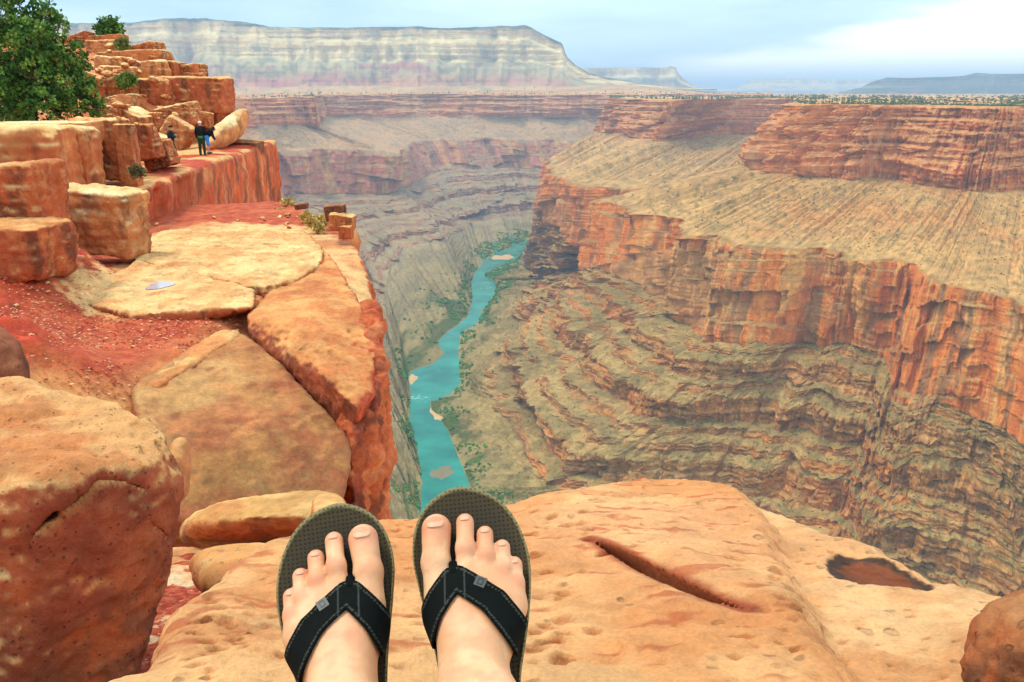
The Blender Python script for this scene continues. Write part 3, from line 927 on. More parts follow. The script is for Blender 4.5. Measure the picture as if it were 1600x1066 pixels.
# sandbars
M_sand = rock_mat("river_sand", 0.08, bump=0.4, dist=0.6, vary=0.15)
for (px, py, rx, ry, lab) in ((692, 642, 26, 60, "pale sandbar on the inside of the river bend"), (690, 738, 22, 30, "round shoal awash in the near reach of the river"),
                              (644, 592, 14, 40, "narrow pale sand strip under green growth on the bank"), (777, 424, 26, 60, "sandy beach across from the upper river island"),
                              (785, 402, 52, 60, "tan island splitting the far river")):
    c = atz(px, py, Z8)
    th = np.linspace(0, 2 * np.pi, 40, endpoint=False)
    V = []
    for k, f in enumerate((0.02, 0.4, 0.7, 0.9, 1.05)):
        rr = f * (1 + 0.5 * fbm(np.stack([np.cos(th) * 1.3 + px, np.sin(th) * 1.3, th * 0], -1), 3, seed=1))
        V.append(np.stack([c[0] + np.cos(th) * rr * rx, c[1] + np.sin(th) * rr * ry, np.full(40, Z8 + (2.2 if ry != 30 else 0.9) * (1 - f ** 2))], -1))
    V = np.concatenate(V)
    link("sandbar", make_mesh("sandbar", V, grid_faces(5, 40, True), np.tile(S(196, 156, 104) if ry != 30 else S(126, 112, 82), (len(V), 1))), M_sand, kind="structure")["label"] = lab

# haze
hz = bmesh.new(); bmesh.ops.create_cube(hz, size=1.0)
for v in hz.verts:
    v.co.x *= 170000; v.co.y = v.co.y * 140000 + 60000; v.co.z = -880 if v.co.z < 0 else 1150
hme = bpy.data.meshes.new("haze"); hz.to_mesh(hme); hz.free()
hm = bpy.data.materials.new("haze_air"); hm.use_nodes = True
hm.node_tree.nodes.clear()
ho = hm.node_tree.nodes.new("ShaderNodeOutputMaterial"); hv = hm.node_tree.nodes.new("ShaderNodeVolumePrincipled")
hv.inputs['Color'].default_value = (0.70, 0.85, 1.0, 1)
hv.inputs['Density'].default_value = 5.0e-5
hv.inputs['Anisotropy'].default_value = 0.0
hm.node_tree.links.new(hv.outputs[0], ho.inputs['Volume'])
link("haze", hme, hm, kind="stuff", label="thin blue haze hanging in the canyon air")
# ------------------------------------------------------------------ the overlook: ledge, boulders, promontory
M_near = rock_mat("sandstone_near", 10.0, bump=1.0, dist=0.014, s2=13, detail=12, vary=0.2, rough=0.88, spots=0.22, spot_scale=26.0)
M_pit = rock_mat("sandstone_pitted", 9.0, bump=0.9, dist=0.022, vary=0.24, rough=0.9, spots=0.28, spot_scale=50.0, s2=12)
M_mid = rock_mat("sandstone_mid", 2.0, bump=0.8, dist=0.10, vary=0.27, rough=0.92, spots=0.0)
M_streak = rock_mat("sandstone_streaked", 1.3, bump=0.6, dist=0.06, vary=0.18, rough=0.92, streak=0.16)
M_grit = rock_mat("red_grit", 6.0, bump=0.9, dist=0.05, vary=0.30, rough=0.95, spots=0.0)

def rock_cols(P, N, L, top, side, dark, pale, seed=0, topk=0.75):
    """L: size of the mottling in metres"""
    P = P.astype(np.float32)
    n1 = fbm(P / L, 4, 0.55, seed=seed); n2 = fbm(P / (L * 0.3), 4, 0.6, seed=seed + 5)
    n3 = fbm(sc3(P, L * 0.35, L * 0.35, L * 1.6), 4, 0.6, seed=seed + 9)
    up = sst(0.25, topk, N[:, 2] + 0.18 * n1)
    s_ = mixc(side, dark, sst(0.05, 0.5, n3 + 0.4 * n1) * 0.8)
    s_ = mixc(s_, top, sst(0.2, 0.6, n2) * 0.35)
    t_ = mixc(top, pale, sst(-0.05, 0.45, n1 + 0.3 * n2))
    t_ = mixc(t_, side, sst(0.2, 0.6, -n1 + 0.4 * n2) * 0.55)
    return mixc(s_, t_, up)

TOP, SIDE, DARK, PALE, RED = S(196, 136, 76), S(178, 94, 50), S(112, 62, 40), S(214, 166, 104), S(176, 62, 34)

# ---- the ledge underfoot
LA, LB = -0.395, -0.335
def onledge(x, y, off=0.0):
    r = ray(x, y)
    return (r * ((LA + off) / (r[..., 2] - LB * r[..., 1]))[..., None])
def ll(*p, off=0.0):
    p = np.array(p, float)
    return onledge(p[:, 0], p[:, 1], off)[:, :2]
L_edge = np.concatenate([ll((196, 1085), (262, 985), (335, 910), (400, 862), (480, 845), (560, 818), off=-0.045), ll((590, 803), (640, 791), (700, 786), (770, 780), (840, 769), (900, 759), (950, 748), (1000, 742),
                            (1050, 742), (1085, 747), off=0.005), ll((1118, 757), off=-0.012), ll((1155, 768), off=-0.04), ll( (1220, 790), (1280, 818), (1340, 844), (1430, 878), (1520, 900), (1600, 916), (1720, 956), (1900, 1040), off=-0.05),
                         np.array([(1.5, 0.1), (1.5, -0.9), (-0.75, -0.9), (-0.75, 0.2)])])
L_ridge = ll((1146, 760), (1170, 800), (1190, 840), (1205, 880), (1228, 930), (1252, 985), (1280, 1030), (1330, 1110), (1400, 1250))
L_crack = ll((922, 843), (962, 863), (1008, 886), (1060, 907), (1112, 925), (1166, 939), off=0.02)
L_pot = ll((1372, 898), off=-0.055)[0]; L_potx = abs(ll((1446, 898), off=-0.055)[0] - ll((1298, 898), off=-0.055)[0])[0] / 2; L_poty = abs(ll((1372, 874), off=-0.055)[0] - ll((1372, 923), off=-0.055)[0])[1] / 2
L_dome = ll((1010, 830))[0]

def ledge_h(p, detail=False):
    x, y = p[:, 0], p[:, 1]
    h = LA + LB * y
    d, _, sd = line_dist(p, L_ridge)
    d = d * sd
    h -= 0.055 * sst(-0.01, 0.075, d)
    h += 0.030 * np.exp(-(((x - L_dome[0]) / 0.34) ** 2 + ((y - L_dome[1]) / 0.42) ** 2))
    dc, tc, sc_ = line_dist(p, L_crack)
    h += 0.018 * np.exp(-dc / 0.12) * (sc_ > 0) * np.sin(np.pi * np.clip(tc, 0.02, 0.98)) ** 0.6
    e = ((x - L_pot[0]) / L_potx) ** 2 + ((y - L_pot[1]) / L_poty) ** 2
    h -= 0.011 * (1 - sst(0.7, 1.2, e))
    return h, dc * np.where(sc_ > 0, 1, -1), tc

def terr(x):
    i = np.floor(x); return (i + sst(0.75, 1.0, x - i)) / 2

L_look = grid2d(lambda p: (*ledge_h(p), poly_sd(p, L_edge)), (-0.87, 0.28), (1.57, 2.78), 0.004)
def ledge_sdf(P):
    h, sdd, tc, e = L_look(P[:, :2])
    top = (P[:, 2] - h) * 0.93
    d = smax([top, e], 0.030)
    # slot of the crack, running in under the upper layer
    dep = h - P[:, 2]
    w = 0.0105 * np.sin(np.pi * np.clip(tc, 0, 1)) ** 0.7 + 0.0005
    slot = np.maximum(np.abs(sdd - 0.4 * dep) - w, dep - 0.07)
    slot = np.where((tc <= 0.001) | (tc >= 0.999), 1.0, slot)
    return np.maximum(d, -slot)
V, Q = sdf_mesh(ledge_sdf, (-0.85, 0.30, -1.95), (1.55, 2.75, -0.44), 0.0064)
V = relief(V, Q, lambda p, N: sst(0.008, 0.05, line_dist(p[:, :2], L_crack)[0]) * (0.020 * fbm(p / 0.5, 3, seed=12) + 0.006 * fbm(p / 0.10, 4, seed=15) + 0.003 * (1 - 2 * np.abs(fbm(p / 0.06, 3, seed=16))) - 0.004 * sst(0.2, 0.6, fbm(sc3(p, 0.25, 0.06, 0.1), 3, seed=17)) + 0.010 * terr(fbm(p / 0.33, 4, 0.55, seed=18) * 3.2)))
# scoured pits
rp = np.random.RandomState(21)
dents = []
for (cx, cy, sx, sy, n, r0, r1) in ((690, 900, 170, 90, 60, .006, .016), (860, 960, 90, 70, 34, .006, .018), (340, 1000, 70, 60, 46, .006, .014), (890, 850, 60, 40, 16, .008, .02),
                                    (1230, 850, 70, 60, 24, .006, .014), (1450, 960, 120, 60, 22, .005, .010), (1200, 1000, 120, 50, 16, .005, .012), (700, 830, 120, 20, 18, .006, .012),
                                    (1240, 960, 20, 60, 10, .008, .016)):
    for _ in range(n):
        x, y = rp.normal(cx, sx * 0.6), rp.normal(cy, sy * 0.6)
        if not (230 < x < 1600 and 770 < y < 1090): continue
        dents.append((*onledge(x, y)[:2], rp.uniform(r0, r1), rp.uniform(0.5, 1.0), rp.uniform(0.35, 0.7)))
dents.append((*onledge(712, 950)[:2], 0.026, 0.8, 0.4)); dents.append((*onledge(836, 873)[:2], 0.022, 0.6, 0.4)); dents.append((*onledge(944, 876)[:2], 0.018, 0.8, 0.5))
pitm = np.zeros(len(V))
for cx, cy, r_, asp, dp in dents:
    m = np.nonzero((np.abs(V[:, 0] - cx) < r_ * 1.6) & (np.abs(V[:, 1] - cy) < r_ * 1.6))[0]
    if len(m) == 0: continue
    e = np.hypot((V[m, 0] - cx) / r_, (V[m, 1] - cy) / (r_ * asp))
    k = 1 - sst(0.55, 1.15, e)
    V[m, 2] -= k * r_ * dp * 1.25
    V[m, 1] += k * r_ * 0.15
    pitm[m] = np.maximum(pitm[m], k)
me = make_mesh("rock_ledge", V, Q)
N = vnormals(me)
P32 = V.astype(np.float32)
n1 = fbm(P32 / 0.45, 4, seed=31); n2 = fbm(P32 / 0.11, 4, 0.6, seed=32); n3 = fbm(sc3(P32, 0.5, 0.12, 0.2), 4, 0.6, seed=33)
c = mixc(S(208, 136, 78), S(224, 164, 104), sst(-0.35, 0.4, n1 + 0.3 * n2))
c = mixc(c, S(188, 112, 58), sst(0.15, 0.6, n3) * 0.55)
dr, _, sr = line_dist(V[:, :2], L_ridge)
right = sst(0.0, 0.10, dr * sr)
c = mixc(c, mixc(S(214, 154, 98), S(226, 174, 118), sst(-0.3, 0.4, n2 + n1)), right * 0.8)
c = mixc(c, S(206, 130, 70), sst(0.1, 0.5, n1) * right * sst(1.25, 0.95, V[:, 1]) * 0.0 + right * (1 - sst(0.85, 1.15, V[:, 1])) * 0.6)
dm = np.exp(-(((V[:, 0] - L_dome[0]) / 0.30) ** 2 + ((V[:, 1] - L_dome[1]) / 0.40) ** 2))
c = mixc(c, S(224, 158, 104), dm * 0.7)
c = mixc(c, S(158, 78, 40), pitm * 0.55)
dc, tc, sd = line_dist(V[:, :2], L_crack)
c = mixc(c, S(150, 52, 26), (1 - sst(0.006, 0.032, dc + 0.006 * n2)) * 0.85)
c = mixc(c, S(170, 70, 36), sst(0.35, 0.6, fbm(sc3(P32, 0.18, 0.05, 0.1), 3, 0.6, seed=36)) * 0.6 * (1 - right))
e = ((V[:, 0] - L_pot[0]) / L_potx) ** 2 + ((V[:, 1] - L_pot[1]) / L_poty) ** 2 + 0.22 * pn(P32 / 0.05, 8) + 0.10 * pn(P32 / 0.018, 9)
c = mixc(c, S(70, 48, 34), 1 - sst(0.9, 1.06, e))
c = mixc(c, S(132, 66, 32), (1 - sst(0.25, 0.7, e + 0.25 * n2)) * 0.9)
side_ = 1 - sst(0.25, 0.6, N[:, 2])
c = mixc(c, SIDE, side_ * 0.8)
set_cols(me, c)
link("rock_ledge", me, M_near, kind="structure")["label"] = "smooth pitted orange sandstone ledge under the outstretched feet"

def sdf_rock(name, pts, h, rnd, amp, L, mat, cols, seed, parent=None, label=None, cat=None, group=None, kind=None, beds=0.0, bedL=0.1, cut=None, pad=0.08, colfn=None, fine=0.35, joint=0.0, jointL=1.0):
    """a rock from the hull of its corner points: rounded edges, weathered relief, optional bedding grooves"""
    pts = np.asarray(pts, float)
    pl = hull_planes(pts)
    def fn(P):
        d = planes_sdf(P, pl, rnd) - rnd * 0.55
        return d if cut is None else cut(P, d)
    lo, hi = pts.min(0) - pad, pts.max(0) + pad
    V, Q = sdf_mesh(fn, lo, hi, h)
    def rel(p, N):
        d = amp * (fbm(p / L, 4, 0.5, seed=seed) + fine * (1 - 2 * np.abs(fbm(p / (L * 0.32), 3, 0.5, seed=seed + 3))))
        if beds > 0:
            d = d + beds * fbm(sc3(p, bedL * 14, bedL * 14, bedL), 3, 0.6, seed=seed + 7) * (1.2 - np.abs(N[:, 2]))
        if joint > 0:
            d = d - joint * np.abs(fbm(sc3(p, jointL, jointL, jointL * 6), 3, 0.6, seed=seed + 8)) * 2 * (1 - np.abs(N[:, 2]))
        return d
    V = relief(V, Q, rel)
    me = make_mesh(name, V, Q)
    N = vnormals(me)
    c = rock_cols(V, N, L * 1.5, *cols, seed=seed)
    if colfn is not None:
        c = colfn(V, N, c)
    set_cols(me, c)
    return link(name, me, mat, parent, label, cat, group, kind)

def px(*rows):
    rows = np.array(rows, float)
    return at(rows[:, 0], rows[:, 1], rows[:, 2])

# ---- big boulder on the left
crk = px((48, 850, 2.2), (66, 815, 2.2), (104, 786, 2.2), (150, 752, 2.2), (192, 752, 2.2), (226, 764, 2.2))
crk2 = px((222, 800, 2.2), (246, 824, 2.2), (262, 840, 2.2))
def cutb(P, d):
    m = np.nonzero((np.abs(d) < 0.14) & (P[:, 1] < 2.7))[0]
    if len(m) == 0: return d
    q = P[m] * (2.2 / np.maximum(P[m, 1], 0.5))[:, None]
    for ck, rr in ((crk, 0.019), (crk2, 0.009)):
        dd, tt, _ = line_dist(q[:, [0, 2]], ck[:, [0, 2]])
        w = rr * np.interp(tt, [0, 0.3, 0.55, 0.75, 1], [0.3, 1.4, 1.2, 0.5, 0.15])
        # a slot that bites a few centimetres into the front
        d[m] = np.maximum(d[m], np.minimum(-(dd - w), d[m] + 0.09))
    # upper layer overhangs a little along the crack
    return d
def colb(V, N, c):
    P = V.astype(np.float32)
    n = fbm(P / 0.3, 4, seed=61); n2 = fbm(P / 0.09, 3, seed=62)
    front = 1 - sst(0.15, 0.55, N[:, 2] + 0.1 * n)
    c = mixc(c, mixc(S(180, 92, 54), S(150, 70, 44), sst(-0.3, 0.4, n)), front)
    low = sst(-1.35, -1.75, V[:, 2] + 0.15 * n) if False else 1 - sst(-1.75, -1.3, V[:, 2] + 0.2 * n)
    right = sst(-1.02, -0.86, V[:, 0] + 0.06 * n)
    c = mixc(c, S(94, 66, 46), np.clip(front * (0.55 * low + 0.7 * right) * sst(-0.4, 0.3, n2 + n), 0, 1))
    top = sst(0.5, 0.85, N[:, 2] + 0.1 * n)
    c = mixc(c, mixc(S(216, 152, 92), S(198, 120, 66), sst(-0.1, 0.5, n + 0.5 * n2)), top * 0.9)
    return c
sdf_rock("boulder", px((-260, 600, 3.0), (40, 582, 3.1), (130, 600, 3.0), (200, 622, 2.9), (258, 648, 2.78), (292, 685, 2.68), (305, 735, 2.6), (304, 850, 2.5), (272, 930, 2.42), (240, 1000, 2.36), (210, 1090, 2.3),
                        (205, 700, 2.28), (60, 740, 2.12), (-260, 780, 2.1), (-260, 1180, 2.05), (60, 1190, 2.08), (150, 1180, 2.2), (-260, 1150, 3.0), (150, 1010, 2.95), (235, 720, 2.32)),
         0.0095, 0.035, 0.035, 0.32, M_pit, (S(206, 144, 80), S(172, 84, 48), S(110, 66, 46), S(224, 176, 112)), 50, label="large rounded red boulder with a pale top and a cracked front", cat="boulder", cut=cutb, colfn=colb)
sdf_rock("boulder", px((-120, 470, 3.9), (0, 488, 3.8), (35, 520, 3.7), (60, 560, 3.6), (66, 600, 3.55), (60, 640, 3.5), (-120, 640, 3.3), (-20, 520, 3.45), (-120, 500, 3.5), (-100, 600, 4.1), (50, 590, 4.0)),
         0.018, 0.05, 0.03, 0.4, M_pit, (S(150, 82, 52), S(132, 66, 42), S(90, 54, 40), S(170, 100, 62)), 53, label="dark pitted red boulder peeking out behind the large cracked boulder", cat="boulder")
sdf_rock("boulder", px((1450, 1042, 0.857), (1462, 982, 0.882), (1474, 937, 0.924), (1500, 907, 0.958), (1542, 892, 0.983), (1612, 882, 0.991), (1772, 902, 1.008), (1532, 952, 0.815), (1632, 962, 0.756), (1532, 1072, 0.756), (1772, 1102, 0.714), (1472, 1132, 0.840), (1772, 1052, 1.050)),
         0.0062, 0.022, 0.014, 0.14, M_pit, (S(176, 104, 56), S(168, 92, 50), S(96, 62, 40), S(190, 124, 74)), 56, label="brown pitted boulder at the right end of the sandstone ledge", cat="boulder")

# ---- gully floor between the big boulder and the ledge
def sheet(name, poly_px_fn, xs, ys, hfn, colfn, mat, kind="structure", label=None):
    GX, GY = np.meshgrid(xs, ys)
    p = np.stack([GX.ravel(), GY.ravel()], -1)
    z = hfn(p)
    V = np.concatenate([p, z[:, None]], 1)
    Fq = grid_faces(len(ys), len(xs))
    if poly_px_fn is not None:
        ins = poly_sd(p, poly_px_fn) < 0
        Fq = Fq[ins[Fq].all(1)]
        used = np.unique(Fq); rm = np.full(len(V), -1); rm[used] = np.arange(len(used)); Fq = rm[Fq]; V = V[used]
    me = make_mesh(name, V, Fq)
    N = vnormals(me)
    set_cols(me, colfn(V, N))
    o = link(name, me, mat, kind=kind)
    if label: o["label"] = label
    return o
def gully_h(p):
    q = np.stack([p[:, 0], p[:, 1], p[:, 0] * 0], -1).astype(np.float32)
    return -1.95 - 0.34 * (p[:, 1] - 2.2) + 0.05 * fbm(q / 0.8, 3, seed=71) + 0.012 * fbm(q / 0.08, 3, seed=72)
def gully_c(V, N):
    P = V.astype(np.float32); P[:, 2] = 0
    n = fbm(sc3(P, 0.55, 0.28, 1), 4, 0.55, seed=73); n2 = fbm(P / 0.05, 3, 0.6, seed=74)
    c = mixc(S(226, 192, 146), S(206, 140, 84), sst(-0.2, 0.3, fbm(P / 0.7, 3, seed=75)))
    return mixc(c, mixc(S(168, 58, 36), S(196, 96, 60), sst(-0.2, 0.4, n2)), sst(0.02, 0.12, n + 0.12 * n2))
G_out = np.array([(-2.6, 0.6), (-0.55, 0.6), (-0.35, 1.2), (-0.45, 2.4), (-0.85, 3.4), (-1.0, 4.6), (-2.6, 4.7)])
sheet("gully_floor", G_out, np.linspace(-2.7, -0.2, 220), np.linspace(0.5, 4.8, 320), gully_h, gully_c, M_grit, label="pale gully floor strewn with red grit beside the ledge")
def chips(name, pts, size, cols, label, seed, mat, flat=0.35, parent=None):
    """small angular flakes, joined: nobody could count them"""
    r = np.random.RandomState(seed)
    n = len(pts)
    tet = np.array([(1, 0, -.4), (-.5, .87, -.4), (-.5, -.87, -.4), (.2, .1, 1.0)], float)
    V = tet[None] * r.uniform(0.5, 1.2, (n, 4, 1))
    V[..., 2] *= flat
    a = r.uniform(0, 6.28, n); ca, sa = np.cos(a), np.sin(a)
    x = V[..., 0] * ca[:, None] - V[..., 1] * sa[:, None]; y = V[..., 0] * sa[:, None] + V[..., 1] * ca[:, None]
    V = np.stack([x * r.uniform(0.7, 1.5, n)[:, None], y, V[..., 2]], -1) * size[:, None, None] + pts[:, None]
    Fc = np.array([(0, 2, 1), (0, 1, 3), (1, 2, 3), (2, 0, 3)])
    Fq = (Fc[None] + 4 * np.arange(n)[:, None, None]).reshape(-1, 3)
    c = np.asarray(cols)[r.randint(0, len(cols), n)] * r.uniform(0.75, 1.2, (n, 1))
    me = make_mesh(name, V.reshape(-1, 3), Fq, np.repeat(c, 4, 0), smooth=False)
    return link(name, me, mat, parent, label, kind="stuff")
r = np.random.RandomState(31)
p = np.stack([r.uniform(-2.5, -0.4, 9000), r.uniform(1.0, 4.6, 9000)], -1)
p = p[poly_sd(p, G_out) < -0.02]
q = np.concatenate([p, np.zeros((len(p), 1))], 1).astype(np.float32)
p = p[fbm(sc3(q, 0.55, 0.28, 1), 4, 0.55, seed=73) > 0.03]
M_chip = rock_mat("chips", 20.0, bump=0.1, dist=0.002, vary=0.1)
chips("red_gravel", np.concatenate([p, gully_h(p)[:, None]], 1), r.uniform(0.004, 0.013, len(p)), [S(176, 62, 38), S(196, 88, 56), S(216, 150, 110), S(150, 48, 32)], "red stone chips strewn over the gully floor", 32, M_chip)

# ---- low rocks closing the gully
sdf_rock("boulder", px((285, 790, 4.75), (330, 780, 4.63), (380, 768, 4.52), (440, 758, 4.52), (485, 753, 4.52), (526, 762, 4.52), (528, 800, 4.24), (400, 806, 4.18), (300, 812, 4.29), (280, 830, 4.41), (525, 835, 4.18), (300, 800, 5.54), (520, 780, 5.54), (280, 860, 5.42), (520, 850, 5.42)),
         0.018, 0.05, 0.03, 0.5, M_mid, (S(208, 150, 84), S(196, 116, 64), S(150, 84, 50), S(222, 174, 108)), 81, label="low long orange boulder at the head of the gully", cat="boulder", beds=0.012, bedL=0.06)
sdf_rock("boulder", px((478, 768, 4.24), (490, 762, 4.41), (540, 766, 4.41), (548, 785, 4.18), (546, 830, 4.07), (480, 830, 4.01), (478, 790, 4.07), (500, 780, 5.08), (545, 785, 5.08), (500, 860, 4.97), (545, 860, 4.97)),
         0.014, 0.035, 0.015, 0.25, M_mid, (S(214, 156, 92), S(194, 116, 64), S(150, 84, 50), S(222, 174, 108)), 83, label="small squarish block leaning on the low long boulder", cat="boulder")
sdf_rock("boulder", px((270, 840, 3.3), (330, 828, 3.4), (440, 824, 3.4), (520, 832, 3.4), (600, 850, 3.3), (620, 900, 2.7), (420, 880, 2.55), (300, 880, 2.8), (300, 960, 2.7), (600, 980, 2.6), (280, 900, 3.4), (600, 890, 3.4)),
         0.016, 0.06, 0.02, 0.5, M_near, (S(212, 146, 82), S(190, 112, 60), S(150, 84, 50), S(224, 180, 120)), 85, label="broad flat orange rock at the foot of the ledge", cat="boulder", beds=0.008, bedL=0.05)
sdf_rock("boulder", px((268, 672, 6.4), (290, 662, 6.5), (304, 670, 6.5), (306, 700, 6.4), (302, 770, 6.2), (250, 775, 6.0), (255, 700, 6.1), (290, 700, 7.4), (300, 790, 7.2), (240, 790, 7.0)),
         0.025, 0.06, 0.03, 0.5, M_mid, (S(208, 144, 84), S(196, 116, 68), S(150, 84, 50), S(220, 172, 108)), 87, label="narrow pale pillar of rock between the cracked boulder and the tilted slab", cat="boulder")
# ---- promontory: gravel terrace, split slabs, vertical end wall
FZ = -4.4
def fl(x, y, z=FZ):
    return atz(x, y, z)[:2]
P_out = np.array([fl(-500, 640), fl(-60, 650), fl(215, 612), fl(300, 570), fl(372, 522), fl(420, 486), fl(480, 455), fl(540, 470), fl(588, 500), fl(594, 470), fl(586, 440), fl(573, 408), fl(560, 380), fl(545, 362), fl(515, 344), fl(480, 324), fl(455, 314), fl(425, 310),
                  fl(300, 318), fl(150, 330), fl(-100, 345), fl(-600, 360)])
def prom_h(p):
    x, y = p[:, 0], p[:, 1]
    h = np.full(len(p), FZ - 0.06)
    # red bank rising to the left under the overhanging blocks
    bank = sst(0.0, 1.0, (-x - 0.475 * y - 0.2 - 0.5 * np.sin(y * 0.9)) / 2.6)
    h = h + bank * (0.8 + 0.8 * sst(14, 22, y))
    # the saddle on the right rounds off to the rim
    d = poly_sd(p, P_out)
    h = h - 0.5 * sst(-1.2, 0.25, d) * sst(-9.5, -7.0, x) * (1 - sst(19, 23, y))
    return h
P_look = grid2d(lambda p: (prom_h(p), poly_sd(p, P_out)), (-17.2, 10.3), (-1.0, 37.2), 0.05)
def prom_sdf(P):
    h, e = P_look(P[:, :2])
    return smax([(P[:, 2] - h) * 0.9, e], 0.10)
def prom_rel(q, N):
    side = 1 - np.abs(N[:, 2])
    return side * (0.30 * fbm(sc3(q, 2.2, 2.2, 2.6), 4, 0.45, seed=95) + 0.15 * fbm(sc3(q, 5, 5, 1.1), 4, 0.5, seed=96) - 0.22 * np.abs(fbm(sc3(q, 0.8, 0.8, 3.5), 4, 0.6, seed=97)) - 0.10 * np.abs(fbm(sc3(q, 0.35, 0.35, 0.5), 3, seed=98))) \
        + (1 - side) * (0.06 * fbm(q / 3.0, 3, seed=91) + 0.02 * fbm(q / 0.3, 3, 0.6, seed=92) + sst(FZ + 0.1, FZ + 0.7, q[:, 2]) * 0.16 * fbm(q / 0.6, 4, 0.6, seed=94))
V, Q = sdf_mesh(prom_sdf, (-17, 10.5, -11.0), (-1.2, 37, -2.2), 0.062)
V = relief(V, Q, prom_rel)
me = make_mesh("promontory", V, Q)
N = vnormals(me)
P32 = V.astype(np.float32)
n1 = fbm(P32 / 2.0, 4, seed=101); n2 = fbm(P32 / 0.35, 4, 0.6, seed=102); n3 = fbm(sc3(P32, 0.7, 0.7, 3.0), 4, 0.6, seed=103)
grit = mixc(S(188, 88, 50), S(170, 68, 40), sst(-0.3, 0.4, n2)); grit = mixc(grit, S(200, 104, 62), sst(0.1, 0.6, n1) * 0.6)
bankc = mixc(S(166, 44, 26), S(188, 66, 36), sst(-0.3, 0.4, n2))
bk = sst(FZ + 0.2, FZ + 0.9, V[:, 2])
topc = mixc(grit, bankc, bk)
rim = sst(-1.3, -0.5, poly_sd(V[:, :2], P_out) + 0.4 * n1) * (V[:, 0] > -9)
topc = mixc(topc, mixc(S(206, 140, 80), S(196, 104, 58), sst(-0.2, 0.4, n1)), rim * 0.8 * (V[:, 1] < 25))
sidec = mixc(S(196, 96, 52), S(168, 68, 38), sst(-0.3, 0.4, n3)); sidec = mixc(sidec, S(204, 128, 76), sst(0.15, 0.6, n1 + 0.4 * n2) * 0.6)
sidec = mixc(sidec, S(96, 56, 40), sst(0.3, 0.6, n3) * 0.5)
shelf = np.array([fl(110, 478), fl(150, 448), fl(212, 398), fl(225, 366), fl(330, 346), fl(480, 352), fl(530, 372), fl(565, 392), fl(600, 470), fl(606, 560), fl(392, 530), fl(378, 500), fl(398, 455), fl(280, 462), fl(180, 492)])
sh = 1 - sst(-0.1, 0.35, poly_sd(V[:, :2], shelf) + 0.35 * n2)
topc = mixc(topc, mixc(mixc(S(220, 168, 106), S(208, 136, 80), sst(-0.2, 0.4, n1)), S(190, 110, 66), sst(0.2, 0.5, n2) * 0.5), sh)
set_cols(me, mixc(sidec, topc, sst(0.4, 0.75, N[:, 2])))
prom = link("promontory", me, M_mid, kind="structure"); prom["label"] = "red cliff promontory with a gravel-covered top above the canyon"

# split slabs of the promontory
slabc = (S(208, 134, 74), S(182, 96, 54), S(126, 72, 46), S(220, 164, 98))
def slab(label, pts, h, rnd, amp, L, cols, seed, mat=M_mid, **k):
    return sdf_rock("rock_slab", pts, h, rnd, amp, L, mat, cols, seed, label=label, cat="rock slab", **k)
def colC(V, N, c):
    P = V.astype(np.float32)
    n = fbm(sc3(P, 1.0, 1.0, 0.6), 4, 0.6, seed=111); n2 = fbm(P / 0.3, 4, 0.6, seed=112)
    face = 1 - sst(0.86, 0.97, N[:, 2] + 0.04 * n)  # brown rock; the shading of its face is painted in here too
    f = mixc(S(146, 84, 50), S(166, 112, 62), sst(-0.25, 0.45, n)); f = mixc(f, S(176, 88, 54), sst(0.1, 0.5, -n + 0.4 * n2) * 0.4); f = mixc(f, S(130, 96, 60), sst(0.1, 0.5, n2) * 0.5)
    return mixc(c, f, 0.55 + face * 0.35)
slab("huge tilted brown slab face below the dark curved crack",
     px((205, 602, 12.4), (262, 580, 13.0), (330, 528, 14.9), (380, 518, 15.3), (438, 568, 14.25), (492, 618, 13.4), (548, 688, 12.55), (545, 760, 11.7), (505, 830, 10.9), (350, 830, 10.2), (225, 800, 10.0), (225, 690, 10.9), (300, 620, 15.0), (500, 700, 14.5), (400, 900, 13.5), (250, 860, 12)),
     0.05, 0.03, 0.05, 1.6, slabc, 110, beds=0.02, bedL=0.25, colfn=colC, fine=0.5)
def colD(V, N, c):
    P = V.astype(np.float32)
    n = fbm(P / 0.9, 4, 0.55, seed=121); n2 = fbm(P / 0.25, 4, 0.6, seed=122)
    fr = (1 - sst(0.45, 0.75, N[:, 2])) * sst(0.2, 0.5, -N[:, 1])  # shaded front of the slab, painted in as a darker red-brown
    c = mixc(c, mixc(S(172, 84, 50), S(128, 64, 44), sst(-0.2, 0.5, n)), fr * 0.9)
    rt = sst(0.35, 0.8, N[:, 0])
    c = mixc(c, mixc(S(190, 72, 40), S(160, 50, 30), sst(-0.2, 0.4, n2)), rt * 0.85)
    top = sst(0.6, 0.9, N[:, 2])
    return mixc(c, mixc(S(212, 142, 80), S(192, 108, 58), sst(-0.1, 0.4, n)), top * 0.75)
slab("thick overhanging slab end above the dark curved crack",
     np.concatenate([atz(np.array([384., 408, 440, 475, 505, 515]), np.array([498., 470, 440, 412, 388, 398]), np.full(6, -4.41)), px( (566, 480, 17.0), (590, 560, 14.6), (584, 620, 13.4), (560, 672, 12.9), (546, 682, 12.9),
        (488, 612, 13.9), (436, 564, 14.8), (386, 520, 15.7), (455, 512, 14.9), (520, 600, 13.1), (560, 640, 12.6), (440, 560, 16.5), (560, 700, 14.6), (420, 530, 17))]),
     0.05, 0.03, 0.05, 1.0, slabc, 120, fine=0.7, beds=0.02, bedL=0.2, colfn=colD)
